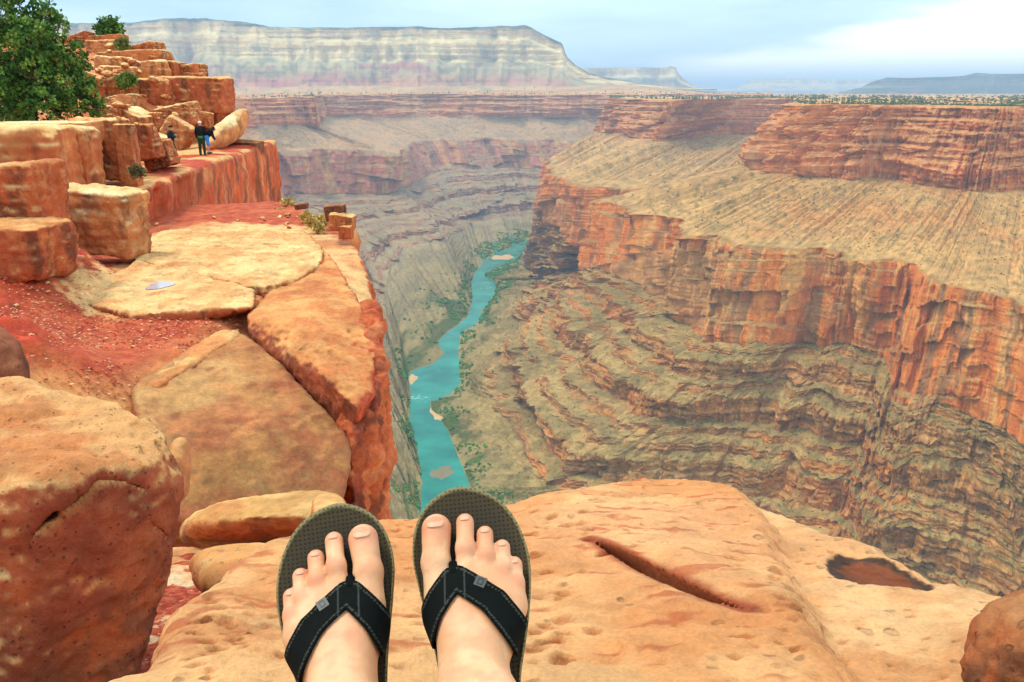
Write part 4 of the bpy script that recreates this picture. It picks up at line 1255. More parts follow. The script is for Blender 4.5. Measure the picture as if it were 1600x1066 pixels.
def colB(V, N, c):
    P = V.astype(np.float32)
    n = fbm(sc3(P, 0.5, 0.5, 2.5), 4, 0.6, seed=126); n1 = fbm(P / 0.8, 4, 0.6, seed=127)
    w = mixc(S(198, 98, 54), S(166, 70, 40), sst(-0.3, 0.3, n)); w = mixc(w, S(206, 124, 74), sst(0.15, 0.5, n1) * 0.7)
    return mixc(w, S(84, 48, 36), sst(0.25, 0.55, -n1 + 0.3 * n) * 0.6)
slab("sheer red buttress of the promontory falling into the canyon",
     px((540, 560, 14.6), (575, 470, 17.5), (592, 470, 17.4), (601, 520, 15.6), (605, 600, 13.9), (606, 700, 13.7), (607, 900, 13.6), (560, 900, 11.9), (545, 720, 12.2), (552, 690, 12.6), (520, 900, 13.5), (480, 600, 17)),
     0.045, 0.05, 0.12, 1.3, slabc, 125, beds=0.05, bedL=0.7, colfn=colB, fine=0.9, joint=0.16, jointL=0.55)
def colP(V, N, c):
    P = V.astype(np.float32)
    n = fbm(P / 1.6, 4, 0.6, seed=131); n2 = fbm(sc3(P, 0.7, 0.35, 0.3), 4, 0.6, seed=132)
    t = mixc(S(226, 182, 118), S(214, 152, 92), sst(-0.2, 0.4, n)); t = mixc(t, S(200, 130, 80), sst(0.2, 0.55, n2) * 0.6)
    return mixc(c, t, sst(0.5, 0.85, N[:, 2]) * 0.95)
slab("broad pale slab top in front of the red streaked wall",
     np.concatenate([px((208, 404, 21.6), (222, 376, 24.4), (255, 362, 26.2), (330, 352, 27.6), (410, 354, 27.4), (478, 362, 26.6), (505, 388, 23.0), (500, 412, 20.9), (470, 432, 19.3), (410, 448, 18.3), (352, 436, 18.9)), px((230, 460, 20.9), (260, 400, 26.2), (470, 395, 26.6), (490, 460, 20.6), (420, 490, 18.2))]),
     0.05, 0.028, 0.06, 0.8, slabc, 130, beds=0.012, bedL=0.12, colfn=colP, fine=0.8)
slab("low cream slab beside the small puddle",
     np.concatenate([px((118, 470, 17.2), (150, 452, 18.2), (190, 425, 20.0), (214, 408, 21.2), (262, 416, 20.5), (340, 436, 18.9), (398, 450, 17.9), (395, 480, 16.3), (300, 482, 16.8), (200, 492, 16.3)), px((140, 500, 17.2), (200, 450, 21), (390, 490, 17.6), (220, 520, 16.4))]),
     0.045, 0.025, 0.05, 0.7, slabc, 133, beds=0.012, bedL=0.12, colfn=colP, fine=0.8)
slab("worn orange slab edge between the red gravel and the tilted slab",
     np.concatenate([px((196, 606, 12.2), (230, 588, 12.8), (300, 556, 13.8), (322, 524, 15.0), (352, 508, 15.6), (384, 512, 15.3), (372, 524, 14.9), (330, 546, 14.0), (262, 596, 12.5)), px((230, 640, 12.4), (370, 545, 15.0), (330, 560, 15.5))]),
     0.05, 0.06, 0.05, 0.8, slabc, 136, beds=0.015, bedL=0.12)

# puddle
_sl = [o for o in bpy.data.objects if o.get('label', '').startswith('low cream slab')][0].data
_v = np.empty(len(_sl.vertices) * 3); _sl.vertices.foreach_get('co', _v); _v = _v.reshape(-1, 3)
c0 = atz(250, 448, FZ + 0.1)
_m = (np.hypot(_v[:, 0] - c0[0], (_v[:, 1] - c0[1]) * 0.6) < 0.3) & (_v[:, 2] > -4.75)
c0[2] = np.median(_v[_m, 2])
_e = np.hypot((_v[:, 0] - c0[0]) / 0.52, (_v[:, 1] - c0[1]) / 0.80)          # the hollow that holds the rain
_k = (1 - sst(0.75, 1.1, _e)) * (_v[:, 2] > c0[2] - 0.25)
_v[:, 2] += _k * (c0[2] - 0.025 - _v[:, 2])
_sl.vertices.foreach_set('co', _v.ravel()); _sl.update()
c0[2] -= 0.012
th = np.linspace(0, 2 * np.pi, 28, endpoint=False)
rr = 1 + 0.12 * np.sin(3 * th + 1) + 0.08 * np.sin(5 * th)
V = np.concatenate([[c0], np.stack([c0[0] + 0.27 * rr * np.cos(th), c0[1] + 0.42 * rr * np.sin(th), np.full(28, c0[2])], -1)])
m_pud, N_, L_, b_ = new_mat("puddle_water"); b_.inputs['Base Color'].default_value = (*S(190, 170, 168), 1); b_.inputs['Roughness'].default_value = 0.12; b_.inputs['Specular IOR Level'].default_value = 0.8  # pale lilac base colour stands in for the reflected sky
pud_me = make_mesh("puddle", V, np.array([(0, 1 + i, 1 + (i + 1) % 28) for i in range(28)]))
PUD = link("puddle", pud_me, m_pud, kind="structure"); PUD["label"] = "small still rain puddle on the cream slab"

# gravel flakes over the terrace
r = np.random.RandomState(41)
n = 16000
p = np.stack([r.uniform(-12.5, -3.0, n), 11.5 + 14 * r.beta(1.1, 1.8, n)], -1)
p = p[(poly_sd(p, P_out) < -0.3) & (poly_sd(p, shelf) > r.uniform(-0.5, 0.3, len(p)))]
z = prom_h(p)
chips("red_gravel", np.concatenate([p, z[:, None] + 0.01], 1), r.uniform(0.014, 0.042, len(p)), [S(190, 80, 46), S(172, 60, 36), S(204, 120, 80), S(214, 160, 120), S(150, 46, 30)], "red gravel flakes covering the promontory top", 42, M_chip)

# ---- terrace block where the hikers stand, with its streaked vertical wall
def colE(V, N, c):
    P = V.astype(np.float32)
    n = fbm(sc3(P, 0.9, 0.9, 7.0), 4, 0.6, seed=141); n1 = fbm(P / 2.5, 4, seed=142); n2 = fbm(P / 0.5, 3, seed=143)
    w = mixc(S(198, 96, 54), S(174, 66, 38), sst(-0.3, 0.3, n)); w = mixc(w, S(206, 136, 88), sst(0.15, 0.5, n + 0.3 * n1) * 0.7); w = mixc(w, S(92, 56, 42), sst(0.2, 0.5, -n + 0.4 * n1) * 0.7)
    t = mixc(S(216, 156, 92), S(184, 72, 42), sst(0.0, 0.35, n1 + 0.2 * n2))
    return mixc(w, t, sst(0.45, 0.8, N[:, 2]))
sdf_rock("rock_terrace", np.concatenate([px((196, 304, 27.4), (215, 297, 27.9), (262, 280, 31.5), (300, 263, 36.0), (362, 240, 46.0), (400, 222, 56.0), (431, 216, 60.0), (437, 225, 59.0), (120, 275, 33.0), (250, 225, 56.0)),
                                        px((196, 420, 27.2), (262, 420, 31.4), (362, 420, 45.5), (420, 420, 55.0), (446, 420, 58.0), (120, 420, 33), (250, 420, 56))]),
         0.12, 0.08, 0.13, 2.2, M_streak, slabc, 140, kind="structure", beds=0.05, bedL=0.9, colfn=colE, fine=0.35, joint=0.30, jointL=2.4)["label"] = "flat red terrace with a sheer streaked wall where three hikers stand"
# ridge of earth and rock behind the boulders
def colR(V, N, c):
    P = V.astype(np.float32); n = fbm(P / 2.0, 4, seed=152)
    return mixc(c, mixc(S(190, 84, 46), S(204, 134, 80), sst(-0.2, 0.4, n)), np.full(len(V), 0.7))
sdf_rock("ridge", px((-200, 60, 72), (60, 52, 74), (120, 58, 72), (190, 62, 72), (245, 84, 72), (262, 100, 70), (350, 130, 66), (355, 175, 64), (300, 205, 60), (180, 190, 52), (100, 200, 46), (-200, 210, 44), (-200, 330, 40), (160, 300, 44), (330, 260, 58), (355, 240, 64), (300, 240, 85), (-200, 240, 90), (200, 120, 88)),
         0.30, 0.5, 0.5, 4.0, M_mid, slabc, 150, kind="structure", colfn=colR)["label"] = "red earth ridge covered in tumbled boulders"

# ---- wall blocks and boulders, placed by where they stand: (x0, y0, x1, y1, distance, depth ratio, roll, colour style, label)
styles = {  # lit look painted into the paler tops; sides darker with varnish
    'o': (S(220, 160, 94), S(184, 98, 54), S(118, 66, 42), S(232, 188, 124)),
    'p': (S(228, 178, 114), S(196, 120, 70), S(136, 82, 52), S(236, 200, 142)),
    'r': (S(214, 144, 82), S(176, 84, 46), S(108, 58, 40), S(222, 168, 106)),
    'd': (S(150, 96, 60), S(120, 66, 44), S(72, 48, 38), S(176, 120, 78)),
}
def block(name, x0, y0, x1, y1, Y, dep, roll, sty, label, cat, seed, h=None, rnd=0.04, amp=0.085, yaw=0.0, group=None, jit=0.09, mat=None, beds=0.3):
    r = np.random.RandomState(seed)
    c = at((x0 + x1) / 2, (y0 + y1) / 2, Y)
    k = np.linalg.norm(c) / F_PX
    w, hh = (x1 - x0) * k * 0.54, (y1 - y0) * k * 0.54
    ca, sa = abs(math.cos(roll)), abs(math.sin(roll))
    if roll:                                     # half sizes of the tilted block whose outline fills the box
        det = ca * ca - sa * sa
        w0 = max((w * ca - hh * sa) / det, 0.25 * w); h0 = max((hh * ca - w * sa) / det, 0.25 * hh)
        w, hh = w0, h0
    dd = dep * (x1 - x0) * k * 0.5
    pts = []
    for sx in (-1, 1):
        for sy in (-1, 1):
            for sz in (-1, 1):
                j = 1 - np.abs(r.normal(0, jit, 3))
                k_ = r.randint(0, 3)
                for q in range(3):                # each corner is knocked off by its own amount
                    cc = np.ones(3); cc[q] = 1 - abs(r.normal(0.22, 0.16)); 
                    pts.append((sx * w * j[0] * cc[0], sy * dd * j[1] * cc[1], sz * hh * (0.4 + 0.6 * j[2]) * cc[2]))
    pts = np.array(pts)
    R = np.array(Matrix.Rotation(yaw, 3, 'Z') @ Matrix.Rotation(-roll, 3, 'Y'))
    pts = pts @ R.T
    pts = pts - pts.mean(0) * 0 + c
    s = min(w, hh)
    h = h or max(min(w, hh) / 14, 0.03)
    return sdf_rock(name, pts, h, rnd * s, amp * s, max(w, hh) * 0.62, mat or M_mid, styles[sty], seed, label=label, cat=cat, group=group, beds=0.5 * amp * s, bedL=s * 0.22, fine=0.6, joint=amp * s * 0.6, jointL=s * 0.9)
BL = [
    # left wall of big blocks
    (-140, 193, 138, 222, 29.6, 0.4, 0.02, 'p', "long pale capping slab of the wall under the juniper"),
    (-140, 212, 98, 306, 27.0, 0.5, 0.0, 'o', "massive orange wall block with a rounded top under the juniper"),
    (58, 212, 143, 306, 27.8, 0.7, 0.0, 'o', "flat faced orange block in the middle of the wall"),
    (128, 194, 194, 272, 30, 0.7, 0.0, 'o', "upright orange block with pale stripes next to the juniper"),
    (190, 204, 213, 290, 29.5, 1.0, 0.0, 'o', "thin upright slab hanging beside the striped block"),
    (178, 198, 246, 250, 34, 0.6, 0.12, 'r', "sloping red slab between the striped block and the hikers' terrace"),
    (225, 222, 272, 264, 35, 0.7, 0.28, 'r', "low curved red slab end lying on the terrace before the lone hiker"),
    (-80, 262, 80, 362, 18.5, 0.6, 0.08, 'r', "dark weathered boulder with an undercut base below the wall block"),
    (-80, 352, 78, 428, 17.2, 0.6, 0.0, 'r', "red lower block under the dark weathered boulder"),
    (70, 292, 214, 394, 22.0, 0.5, -0.10, 'p', "overhanging pale yellow block above the red dirt bank"),
    # great course under the pile
    (262, 126, 358, 172, 58, 0.8, 0.0, 'r', "biggest squared block of the boulder pile, sheer right end"),
    (212, 129, 268, 178, 56, 0.8, 0.0, 'r', "dark red squared block left of the biggest block"),
    (180, 134, 215, 162, 55, 0.8, 0.0, 'o', "smaller tan block at the left end of the squared course"),
    (150, 133, 184, 154, 55, 0.8, 0.1, 'o', "half hidden tan block behind the juniper tips"),
    (292, 168, 358, 200, 60, 0.7, 0.0, 'r', "recessed red block in the shade under the biggest block"),
    # upper pile
    (224, 97, 264, 132, 58, 0.9, 0.06, 'p', "bright cube shaped boulder on the squared course"),
    (261, 98, 280, 129, 59, 1.0, -0.04, 'o', "narrow upright boulder next to the bright cube"),
    (277, 101, 292, 129, 60, 1.0, 0.05, 'o', "slim split boulder in the middle of the upper row"),
    (286, 102, 319, 127, 60, 0.9, 0.0, 'o', "rounded end boulder of the upper row"),
    (199, 93, 234, 116, 60, 0.8, -0.35, 'p', "tilted pale boulder leaning over the bright cube"),
    (153, 92, 204, 120, 58, 0.7, -0.12, 'p', "large smooth oblong boulder high in the pile"),
    (164, 106, 214, 130, 56, 0.7, 0.0, 'o', "flat tan boulder below the smooth oblong one"),
    (166, 117, 191, 137, 54.5, 0.9, 0.0, 'p', "small round boulder beside the green tuft"),
    (136, 114, 168, 136, 54, 0.8, -0.2, 'o', "slanting tan boulder against the juniper"),
    (188, 108, 212, 134, 55.5, 0.8, 0.05, 'p', "short pale pillar boulder behind the green tuft"),
    (164, 80, 254, 98, 66, 0.6, 0.06, 'p', "long pale bedrock slab across the top of the pile"),
    (144, 66, 188, 87, 68, 0.7, 0.05, 'p', "boxy pale boulder under the summit slab"),
    (146, 55, 192, 68, 69, 0.8, 0.02, 'o', "thin flat summit slab under the round bush"),
    (212, 68, 252, 84, 68, 0.7, 0.03, 'o', "flat topped boulder on the summit's right shoulder"),
    (234, 79, 261, 96, 67, 0.8, 0.2, 'r', "wedge boulder tucked under the flat topped one"),
    (100, 52, 150, 84, 70, 0.8, 0.3, 'r', "red sloping rock behind the top of the juniper"),
    # jumble behind the hikers
    (158, 150, 218, 180, 53, 0.8, 0.2, 'p', "pale tumbled boulder above the striped block"),
    (184, 167, 236, 201, 51, 0.8, -0.25, 'p', "pointed pale boulder in the jumble"),
    (158, 166, 188, 199, 50, 0.8, 0.05, 'o', "tan boulder wedged beside the juniper's lowest branches"),
    (214, 178, 249, 200, 51.5, 0.8, -0.03, 'o', "low brick shaped boulder in the jumble"),
    (246, 162, 308, 204, 54, 0.8, 0.22, 'o', "tilted block with a dark underside behind the hikers"),
    (238, 168, 256, 192, 54.5, 0.8, -0.6, 'o', "leaning splinter of rock beside the tilted block"),
    (303, 174, 332, 199, 55, 0.8, -0.1, 'o', "round boulder above the pair of hikers"),
    (246, 184, 304, 246, 49.5, 0.8, -0.55, 'p', "pale cracked wedge boulder behind the lone hiker"),
    (206, 205, 262, 238, 44, 0.7, -0.1, 'p', "flat pale shelf rock beside the lone hiker"),
    (358, 221, 408, 244, 52, 0.8, 0.06, 'd', "flat dark rock lying at the terrace end"),
]
for i, (x0, y0, x1, y1, Y, dep, roll, sty, lab) in enumerate(BL):
    if i > 14 and roll < 0.2: roll += random.Random(i + 50).uniform(-0.12, 0.12)
    block("boulder", x0, y0, x1, y1, Y, dep, roll, sty, lab, "boulder", 200 + i, rnd=0.04 if i < 10 else 0.045, jit=0.09 if i < 7 else 0.17, mat=M_streak if i < 6 else None, yaw=(0.0 if i < 10 else random.Random(i).uniform(-0.5, 0.5)))
# great leaning slab beside the pair of hikers
sdf_rock("boulder", px((306, 236, 47.0), (312, 224, 47.5), (346, 184, 50), (364, 172, 51), (390, 165, 52.5), (394, 176, 52.5), (390, 200, 52), (384, 214, 51.5), (348, 236, 48.5), (332, 241, 47.0), (322, 240, 46.6), (330, 215, 46.9), (372, 205, 49.8), (364, 190, 54), (330, 225, 52)),
         0.10, 0.14, 0.10, 1.6, M_mid, styles['p'], 290, label="great tilted slab leaning towards the canyon beside two hikers", cat="boulder", beds=0.03, bedL=0.3)
# balanced stones at the rim
block("boulder", 510, 320, 539, 345, 25.6, 0.9, 0.05, 'd', "squared brown stone perched on the cliff rim", "boulder", 301)
block("boulder", 516, 333, 554, 362, 25.2, 0.9, -0.15, 'o', "rounded stone tilted on the cliff rim under the squared one", "boulder", 302)
block("boulder", 530, 353, 551, 373, 24.9, 0.9, 0.0, 'r', "small red base stone below the balanced rim stones", "boulder", 303)
block("boulder", 462, 317, 482, 327, 31, 0.9, 0.1, 'd', "flat brown stone in the red gravel saddle", "boulder", 304)
# lower cliff body under the overlook, out of which the ledges stand
cl_pts = []
for (x, y) in ((-40, 5), (-14, 38), (-9, 55), (-17, 62), (-60, 70), (-120, 30), (-120, -60), (40, -60), (30, -8), (1.0, 0.2), (0.2, 1.2), (-0.9, 2.4), (-1.5, 5.2), (-2.6, 14)):
    cl_pts += [(x, y)]
from math import atan2
hull2 = np.array(cl_pts)
def body_sdf(P):
    e = poly_sd(P[:, :2], hull2)
    e += 0.9
    top = P[:, 2] - np.where(P[:, 1] > 9, -9.0, np.where(P[:, 1] > 5.0, -6.5, -2.4)) if False else P[:, 2] + 2.6 + 6.0 * sst(2.0, 9.0, P[:, 1])
    return np.maximum(e, top)
V, Q = sdf_mesh(body_sdf, (-60, -40, -60), (30, 75, 0), 0.9)
V = relief(V, Q, lambda p, N: 0.8 * fbm(sc3(p, 6, 6, 4), 3, seed=161))
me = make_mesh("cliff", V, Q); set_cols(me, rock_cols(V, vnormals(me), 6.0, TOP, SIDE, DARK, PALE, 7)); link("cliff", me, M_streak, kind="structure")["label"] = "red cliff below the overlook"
# solid rock under the gully
sdf_rock("cliff", np.array([(-3.2, 0.4, -1.55), (-0.55, 0.4, -1.55), (-0.5, 1.4, -1.85), (-0.62, 2.4, -2.15), (-0.85, 3.2, -2.45), (-1.0, 4.7, -2.98), (-3.2, 4.8, -3.0),
                           (-3.2, 0.4, -14), (-0.55, 0.4, -14), (-0.55, 1.6, -14), (-0.8, 3.2, -14), (-1.1, 4.7, -14), (-3.2, 4.8, -14)]),
         0.09, 0.06, 0.10, 1.2, M_mid, (TOP, SIDE, DARK, PALE), 165, kind="structure", beds=0.05, bedL=0.4)["label"] = "red cliff foot below the gully"
# ------------------------------------------------------------------ the sitting person: legs and feet in thong sandals
def cray(x, y, dc):
    return ray(x, y) * dc
def foot_frame(toe, heel, mirror, roll):
    o = heel; v = toe - heel; Ln = np.linalg.norm(v); v = v / Ln
    u = np.array([1.0, 0, 0]); u -= v * (u @ v); u /= np.linalg.norm(u)
    w = np.cross(u, v)
    u, w = u * math.cos(roll) + w * math.sin(roll), w * math.cos(roll) - u * math.sin(roll)
    return dict(o=o, u=u * (-1 if mirror else 1), v=v, w=w, m=mirror)
FT = [foot_frame(cray(722, 762, 0.860), cray(757, 1232, 0.722), False, 0.03), foot_frame(cray(521, 795, 0.852), cray(562, 1262, 0.716), True, -0.05)]
def to_loc(P, f):
    q = P - f['o']
    return np.stack([q @ f['u'], q @ f['v'], q @ f['w']], -1)
def to_world(p, f):
    return f['o'] + p[:, :1] * f['u'] + p[:, 1:2] * f['v'] + p[:, 2:3] * f['w']
mm = 0.001
TOES = [  # base, middle, tip, radii  (mm; outer side is +)
    ((-27, 168, 19), (-30, 200, 17), (-28, 233, 14), 16.0, 13.4, 15.0),
    ((-2, 176, 20), (0, 211, 19.5), (1, 237, 12), 11.0, 8.6, 9.2),
    ((15, 172, 18), (19, 201, 18), (20, 223, 11), 10.2, 8.0, 8.6),
    ((31, 164, 16), (35, 188, 16), (36, 208, 10), 9.8, 7.6, 8.2),
    ((42, 150, 14), (46, 173, 13), (46, 190, 9), 9.6, 7.4, 8.4)]
def foot_sdf(p):
    """p in the foot's own frame, metres"""
    q = p * 1000.0
    d = ellips(q, (3, 34, 26), (30, 34, 30))
    d = smin2(d, roundcone(q, (4, 45, 42), (2, 120, 30), 32, 27), 18)
    d = smin2(d, ellips(q, (4, 152, 18), (46, 44, 19)), 20)
    d = smin2(d, roundcone(q, (4, 55, 74), (-8, 150, 30), 33, 19), 20)
    d = smin2(d, roundcone(q, (18, 120, 26), (38, 150, 16), 20, 14), 16)
    for i, (b, m, t, r0, r1, r2) in enumerate(TOES):     # tendons towards the toes
        d = smin2(d, roundcone(q, (0.3 * b[0], 100, 55), (b[0], b[1] - 6, b[2] + 10), 5, 5.5), 9)
    for vn in (((14, 78, 74), (20, 105, 57), (10, 130, 46), (20, 152, 37)), ((-16, 84, 70), (-22, 110, 52), (-14, 136, 42)), ((4, 92, 70), (-2, 118, 54), (6, 140, 44))):   # veins over the instep
        for a_, b_ in zip(vn[:-1], vn[1:]):
            d = smin2(d, roundcone(q, a_, b_, 2.8, 2.5), 3.5)
    toes = None
    for b, m, t, r0, r1, r2 in TOES:
        s = smin2(roundcone(q, b, m, r0, r1), roundcone(q, m, t, r1, r2), 4)
        kn = np.linalg.norm(q - (np.array(m) + np.array([0, -3, 2.0])), axis=1) - (r1 + 0.9)
        s = smin2(s, kn, 4)
        toes = s if toes is None else smin2(toes, s, 1.6)
    d = smin2(d, toes, 7)
    # gap for the toe post
    d = np.maximum(d, -(roundcone(q, (-13.5, 196, -4), (-13.5, 190, 40), 4.2, 3.8)))
    return d * mm
ANK = [to_world(np.array([[4, 50, 82]]) * mm, f)[0] for f in FT]
HIP = [np.array([0.10, -0.34, -0.40]), np.array([-0.16, -0.34, -0.40])]
KNE = [ANK[i] * 0.5 + HIP[i] * 0.5 + np.array([0.02 if i == 0 else -0.02, 0, 0.045]) for i in (0, 1)]
def body_fn(P):
    d = None
    for i, f in enumerate(FT):
        p = to_loc(P, f)
        s = np.full(len(P), 0.3)
        m = (np.abs(p[:, 0]) < 0.12) & (p[:, 1] > -0.05) & (p[:, 1] < 0.32) & (p[:, 2] < 0.2) & (p[:, 2] > -0.06)
        if m.any(): s[m] = foot_sdf(p[m])
        calf = ANK[i] * 0.35 + KNE[i] * 0.65 - np.array([0, 0, 0.018])
        leg = roundcone(P, ANK[i], calf, 0.033, 0.052)
        leg = smin2(leg, roundcone(P, calf, KNE[i], 0.054, 0.052), 0.03)
        leg = smin2(leg, roundcone(P, KNE[i], HIP[i], 0.054, 0.085), 0.03)
        s = smin2(s, leg, 0.028)
        d = s if d is None else np.minimum(d, s)
    return smin2(d, roundcone(P, HIP[0], HIP[1], 0.10, 0.10), 0.03)
V, Q = sdf_mesh(body_fn, (-0.36, -0.48, -0.62), (0.26, 0.82, -0.27), 0.0023)
V = V.astype(np.float64)
me = make_mesh("body", V, Q)
P32 = V.astype(np.float32)
n1 = fbm(P32 / 0.035, 4, seed=171); n2 = fbm(P32 / 0.008, 3, seed=172)
c = mixc(S(216, 154, 106), S(226, 172, 124), sst(-0.3, 0.3, n1))
c = mixc(c, S(206, 140, 104), sst(0.1, 0.6, fbm(P32 / 0.014, 3, seed=173)) * 0.35)
pinkm = np.zeros(len(V))
for f in FT:
    p = to_loc(V, f) * 1000
    for b, m_, t, r0, r1, r2 in TOES:
        e = np.linalg.norm(p - np.array(t), axis=1) / (r2 * 1.25); pinkm = np.maximum(pinkm, np.exp(-e ** 3) * 0.9)
        e = np.linalg.norm(p - np.array(m_) - np.array([0, -3, 6]), axis=1) / 9; pinkm = np.maximum(pinkm, np.exp(-e ** 2) * 0.7)
    e = np.hypot((p[:, 0] + 6) / 30, (p[:, 1] - 140) / 20) ; pinkm = np.maximum(pinkm, np.exp(-e ** 2) * 0.35 * (p[:, 2] > 20))
c = mixc(c, S(212, 120, 84), np.clip(pinkm + 0.12 * n2, 0, 1))
set_cols(me, c)
def skin_mat():
    m, N, L, b = new_mat("skin")
    at_ = N.new("ShaderNodeAttribute"); at_.attribute_name = "Col"
    L.new(at_.outputs['Color'], b.inputs['Base Color'])
    b.inputs['Roughness'].default_value = 0.52; b.inputs['Specular IOR Level'].default_value = 0.35
    b.inputs['Subsurface Weight'].default_value = 0.18; b.inputs['Subsurface Scale'].default_value = 0.006
    b.inputs['Subsurface Radius'].default_value = (1.0, 0.4, 0.25)
    geo = N.new("ShaderNodeNewGeometry")
    n = N.new("ShaderNodeTexNoise"); n.inputs['Scale'].default_value = 300; n.inputs['Detail'].default_value = 5
    v = N.new("ShaderNodeTexVoronoi"); v.inputs['Scale'].default_value = 700
    L.new(geo.outputs['Position'], n.inputs['Vector']); L.new(geo.outputs['Position'], v.inputs['Vector'])
    ad = N.new("ShaderNodeMath"); ad.operation = 'ADD'; L.new(n.outputs['Fac'], ad.inputs[0]); L.new(v.outputs['Distance'], ad.inputs[1])
    bp = N.new("ShaderNodeBump"); bp.inputs['Strength'].default_value = 0.22; bp.inputs['Distance'].default_value = 0.0012
    L.new(ad.outputs[0], bp.inputs['Height']); L.new(bp.outputs['Normal'], b.inputs['Normal'])
    return m
M_skin = skin_mat()
person = link("person", None, label="sitting person's bare feet in dark thong sandals, stretched out on the ledge", cat="person")
person.location = (0, 0, 0)
body = link("body", me, M_skin, person)
M_nail = plain_mat("toenail", S(212, 156, 118), 0.45, 0.3)
for f in FT:
    for i, (b, m_, t, r0, r1, r2) in enumerate(TOES):
        bm = bmesh.new(); bmesh.ops.create_icosphere(bm, subdivisions=3, radius=1.0)
        bv = np.array([x.co[:] for x in bm.verts]); bf = np.array([[x.index for x in ff.verts] for ff in bm.faces]); bm.free()
        k = r2 * (0.60 if i == 0 else 0.54)
        # squarish outline, arched across
        g = np.sign(bv) * np.abs(bv) ** np.array([0.75, 0.75, 1.0])
        p = np.stack([g[:, 0] * k, g[:, 1] * k * 0.92, g[:, 2] * 0.9 - (g[:, 0] ** 2) * k * 0.22], -1)
        a = -0.42 if i == 0 else -0.62
        p = np.stack([p[:, 0], p[:, 1] * math.cos(a) - p[:, 2] * math.sin(a), p[:, 1] * math.sin(a) + p[:, 2] * math.cos(a)], -1)
        p = p + np.array([t[0], t[1] + r2 * (0.30 if i == 0 else 0.34), t[2] + r2 * (0.86 if i == 0 else 0.84)])
        link("toenail", make_mesh("toenail", to_world(p * mm, f), bf), M_nail, body)
# shorts, mostly out of sight
def shorts_fn(P):
    d = None
    for i in (0, 1):
        k = KNE[i] * 0.25 + HIP[i] * 0.75
        s = roundcone(P, k, HIP[i], 0.085, 0.11)
        d = s if d is None else np.minimum(d, s)
    return smin2(d, roundcone(P, HIP[0], HIP[1], 0.125, 0.125), 0.04)
V, Q = sdf_mesh(shorts_fn, (-0.40, -0.55, -0.60), (0.32, 0.0, -0.20), 0.011)
link("shorts", make_mesh("shorts", V, Q), plain_mat("shorts_cloth", S(90, 92, 84), 0.9, 0.1, 0.1, 60), person)
# sandals
def foam_mat():
    m, N, L, b = new_mat("sandal_foam")
    at_ = N.new("ShaderNodeAttribute"); at_.attribute_name = "Col"
    uv = N.new("ShaderNodeUVMap"); uv.uv_map = "UVMap"
    v = N.new("ShaderNodeTexVoronoi"); v.voronoi_dimensions = '2D'; v.inputs['Scale'].default_value = 1.0; v.inputs['Randomness'].default_value = 0.12
    L.new(uv.outputs['UV'], v.inputs['Vector'])
    mr = N.new("ShaderNodeMapRange"); mr.inputs['From Min'].default_value = 0.20; mr.inputs['From Max'].default_value = 0.32
    mr.inputs['To Min'].default_value = 0.45; mr.inputs['To Max'].default_value = 1.0
    L.new(v.outputs['Distance'], mr.inputs['Value'])
    sp = N.new("ShaderNodeVectorMath"); sp.operation = 'SCALE'
    L.new(at_.outputs['Color'], sp.inputs[0]); L.new(mr.outputs['Result'], sp.inputs['Scale'])
    L.new(sp.outputs[0], b.inputs['Base Color'])
    b.inputs['Roughness'].default_value = 0.75; b.inputs['Specular IOR Level'].default_value = 0.25
    bp = N.new("ShaderNodeBump"); bp.inputs['Strength'].default_value = 0.5; bp.inputs['Distance'].default_value = 0.0012
    L.new(mr.outputs['Result'], bp.inputs['Height']); L.new(bp.outputs['Normal'], b.inputs['Normal'])
    return m
M_foam = foam_mat()
M_strap = rock_mat("strap_cloth", 500.0, bump=0.4, dist=0.0006, vary=0.18, rough=0.9, spec=0.08, detail=3)
M_post = plain_mat("post_rubber", S(14, 16, 14), 0.9, 0.05)
M_tag = rock_mat("tag_metal", 300.0, bump=0.05, dist=0.0002, vary=0.05, rough=0.45, spec=0.5, detail=2)
SOLE = np.array([(0, -4), (18, 2), (29, 18), (36, 50), (42, 90), (50, 120), (57, 150), (62, 185), (60, 215), (49, 245), (29, 267), (-4, 278), (-34, 266), (-50, 243), (-55, 212), (-50, 178), (-44, 150), (-38, 120), (-34, 90), (-32, 50), (-27, 18), (-17, 2)], float)
def closed_spline(P, n):
    K = len(P); u = np.linspace(0, K, n, endpoint=False)
    i = np.floor(u).astype(int); t = (u - i)[:, None]
    g = lambda j: P[j % K]
    p0, p1, p2, p3 = g(i - 1), g(i), g(i + 1), g(i + 2)
    return 0.5 * (2 * p1 + (p2 - p0) * t + (2 * p0 - 5 * p1 + 4 * p2 - p3) * t ** 2 + (3 * p1 - p0 - 3 * p2 + p3) * t ** 3)
def band2d(q):
    """V of the strap seen from above, in mm: distance inside is negative"""
    def seg(a, b, wa, wb):
        a, b = np.array(a, float), np.array(b, float); e = b - a
        t = np.clip(((q[:, :2] - a) @ e) / (e @ e), 0, 1)
        return np.linalg.norm(q[:, :2] - a - t[:, None] * e, axis=1) - (wa + (wb - wa) * t)
    l = np.minimum(seg((-12, 176), (-36, 146), 13.5, 14), seg((-36, 146), (-60, 98), 14, 14))
    r = np.minimum(seg((-10, 176), (24, 150), 13.5, 14), seg((24, 150), (70, 84), 14, 15))
    return np.minimum(l, r)
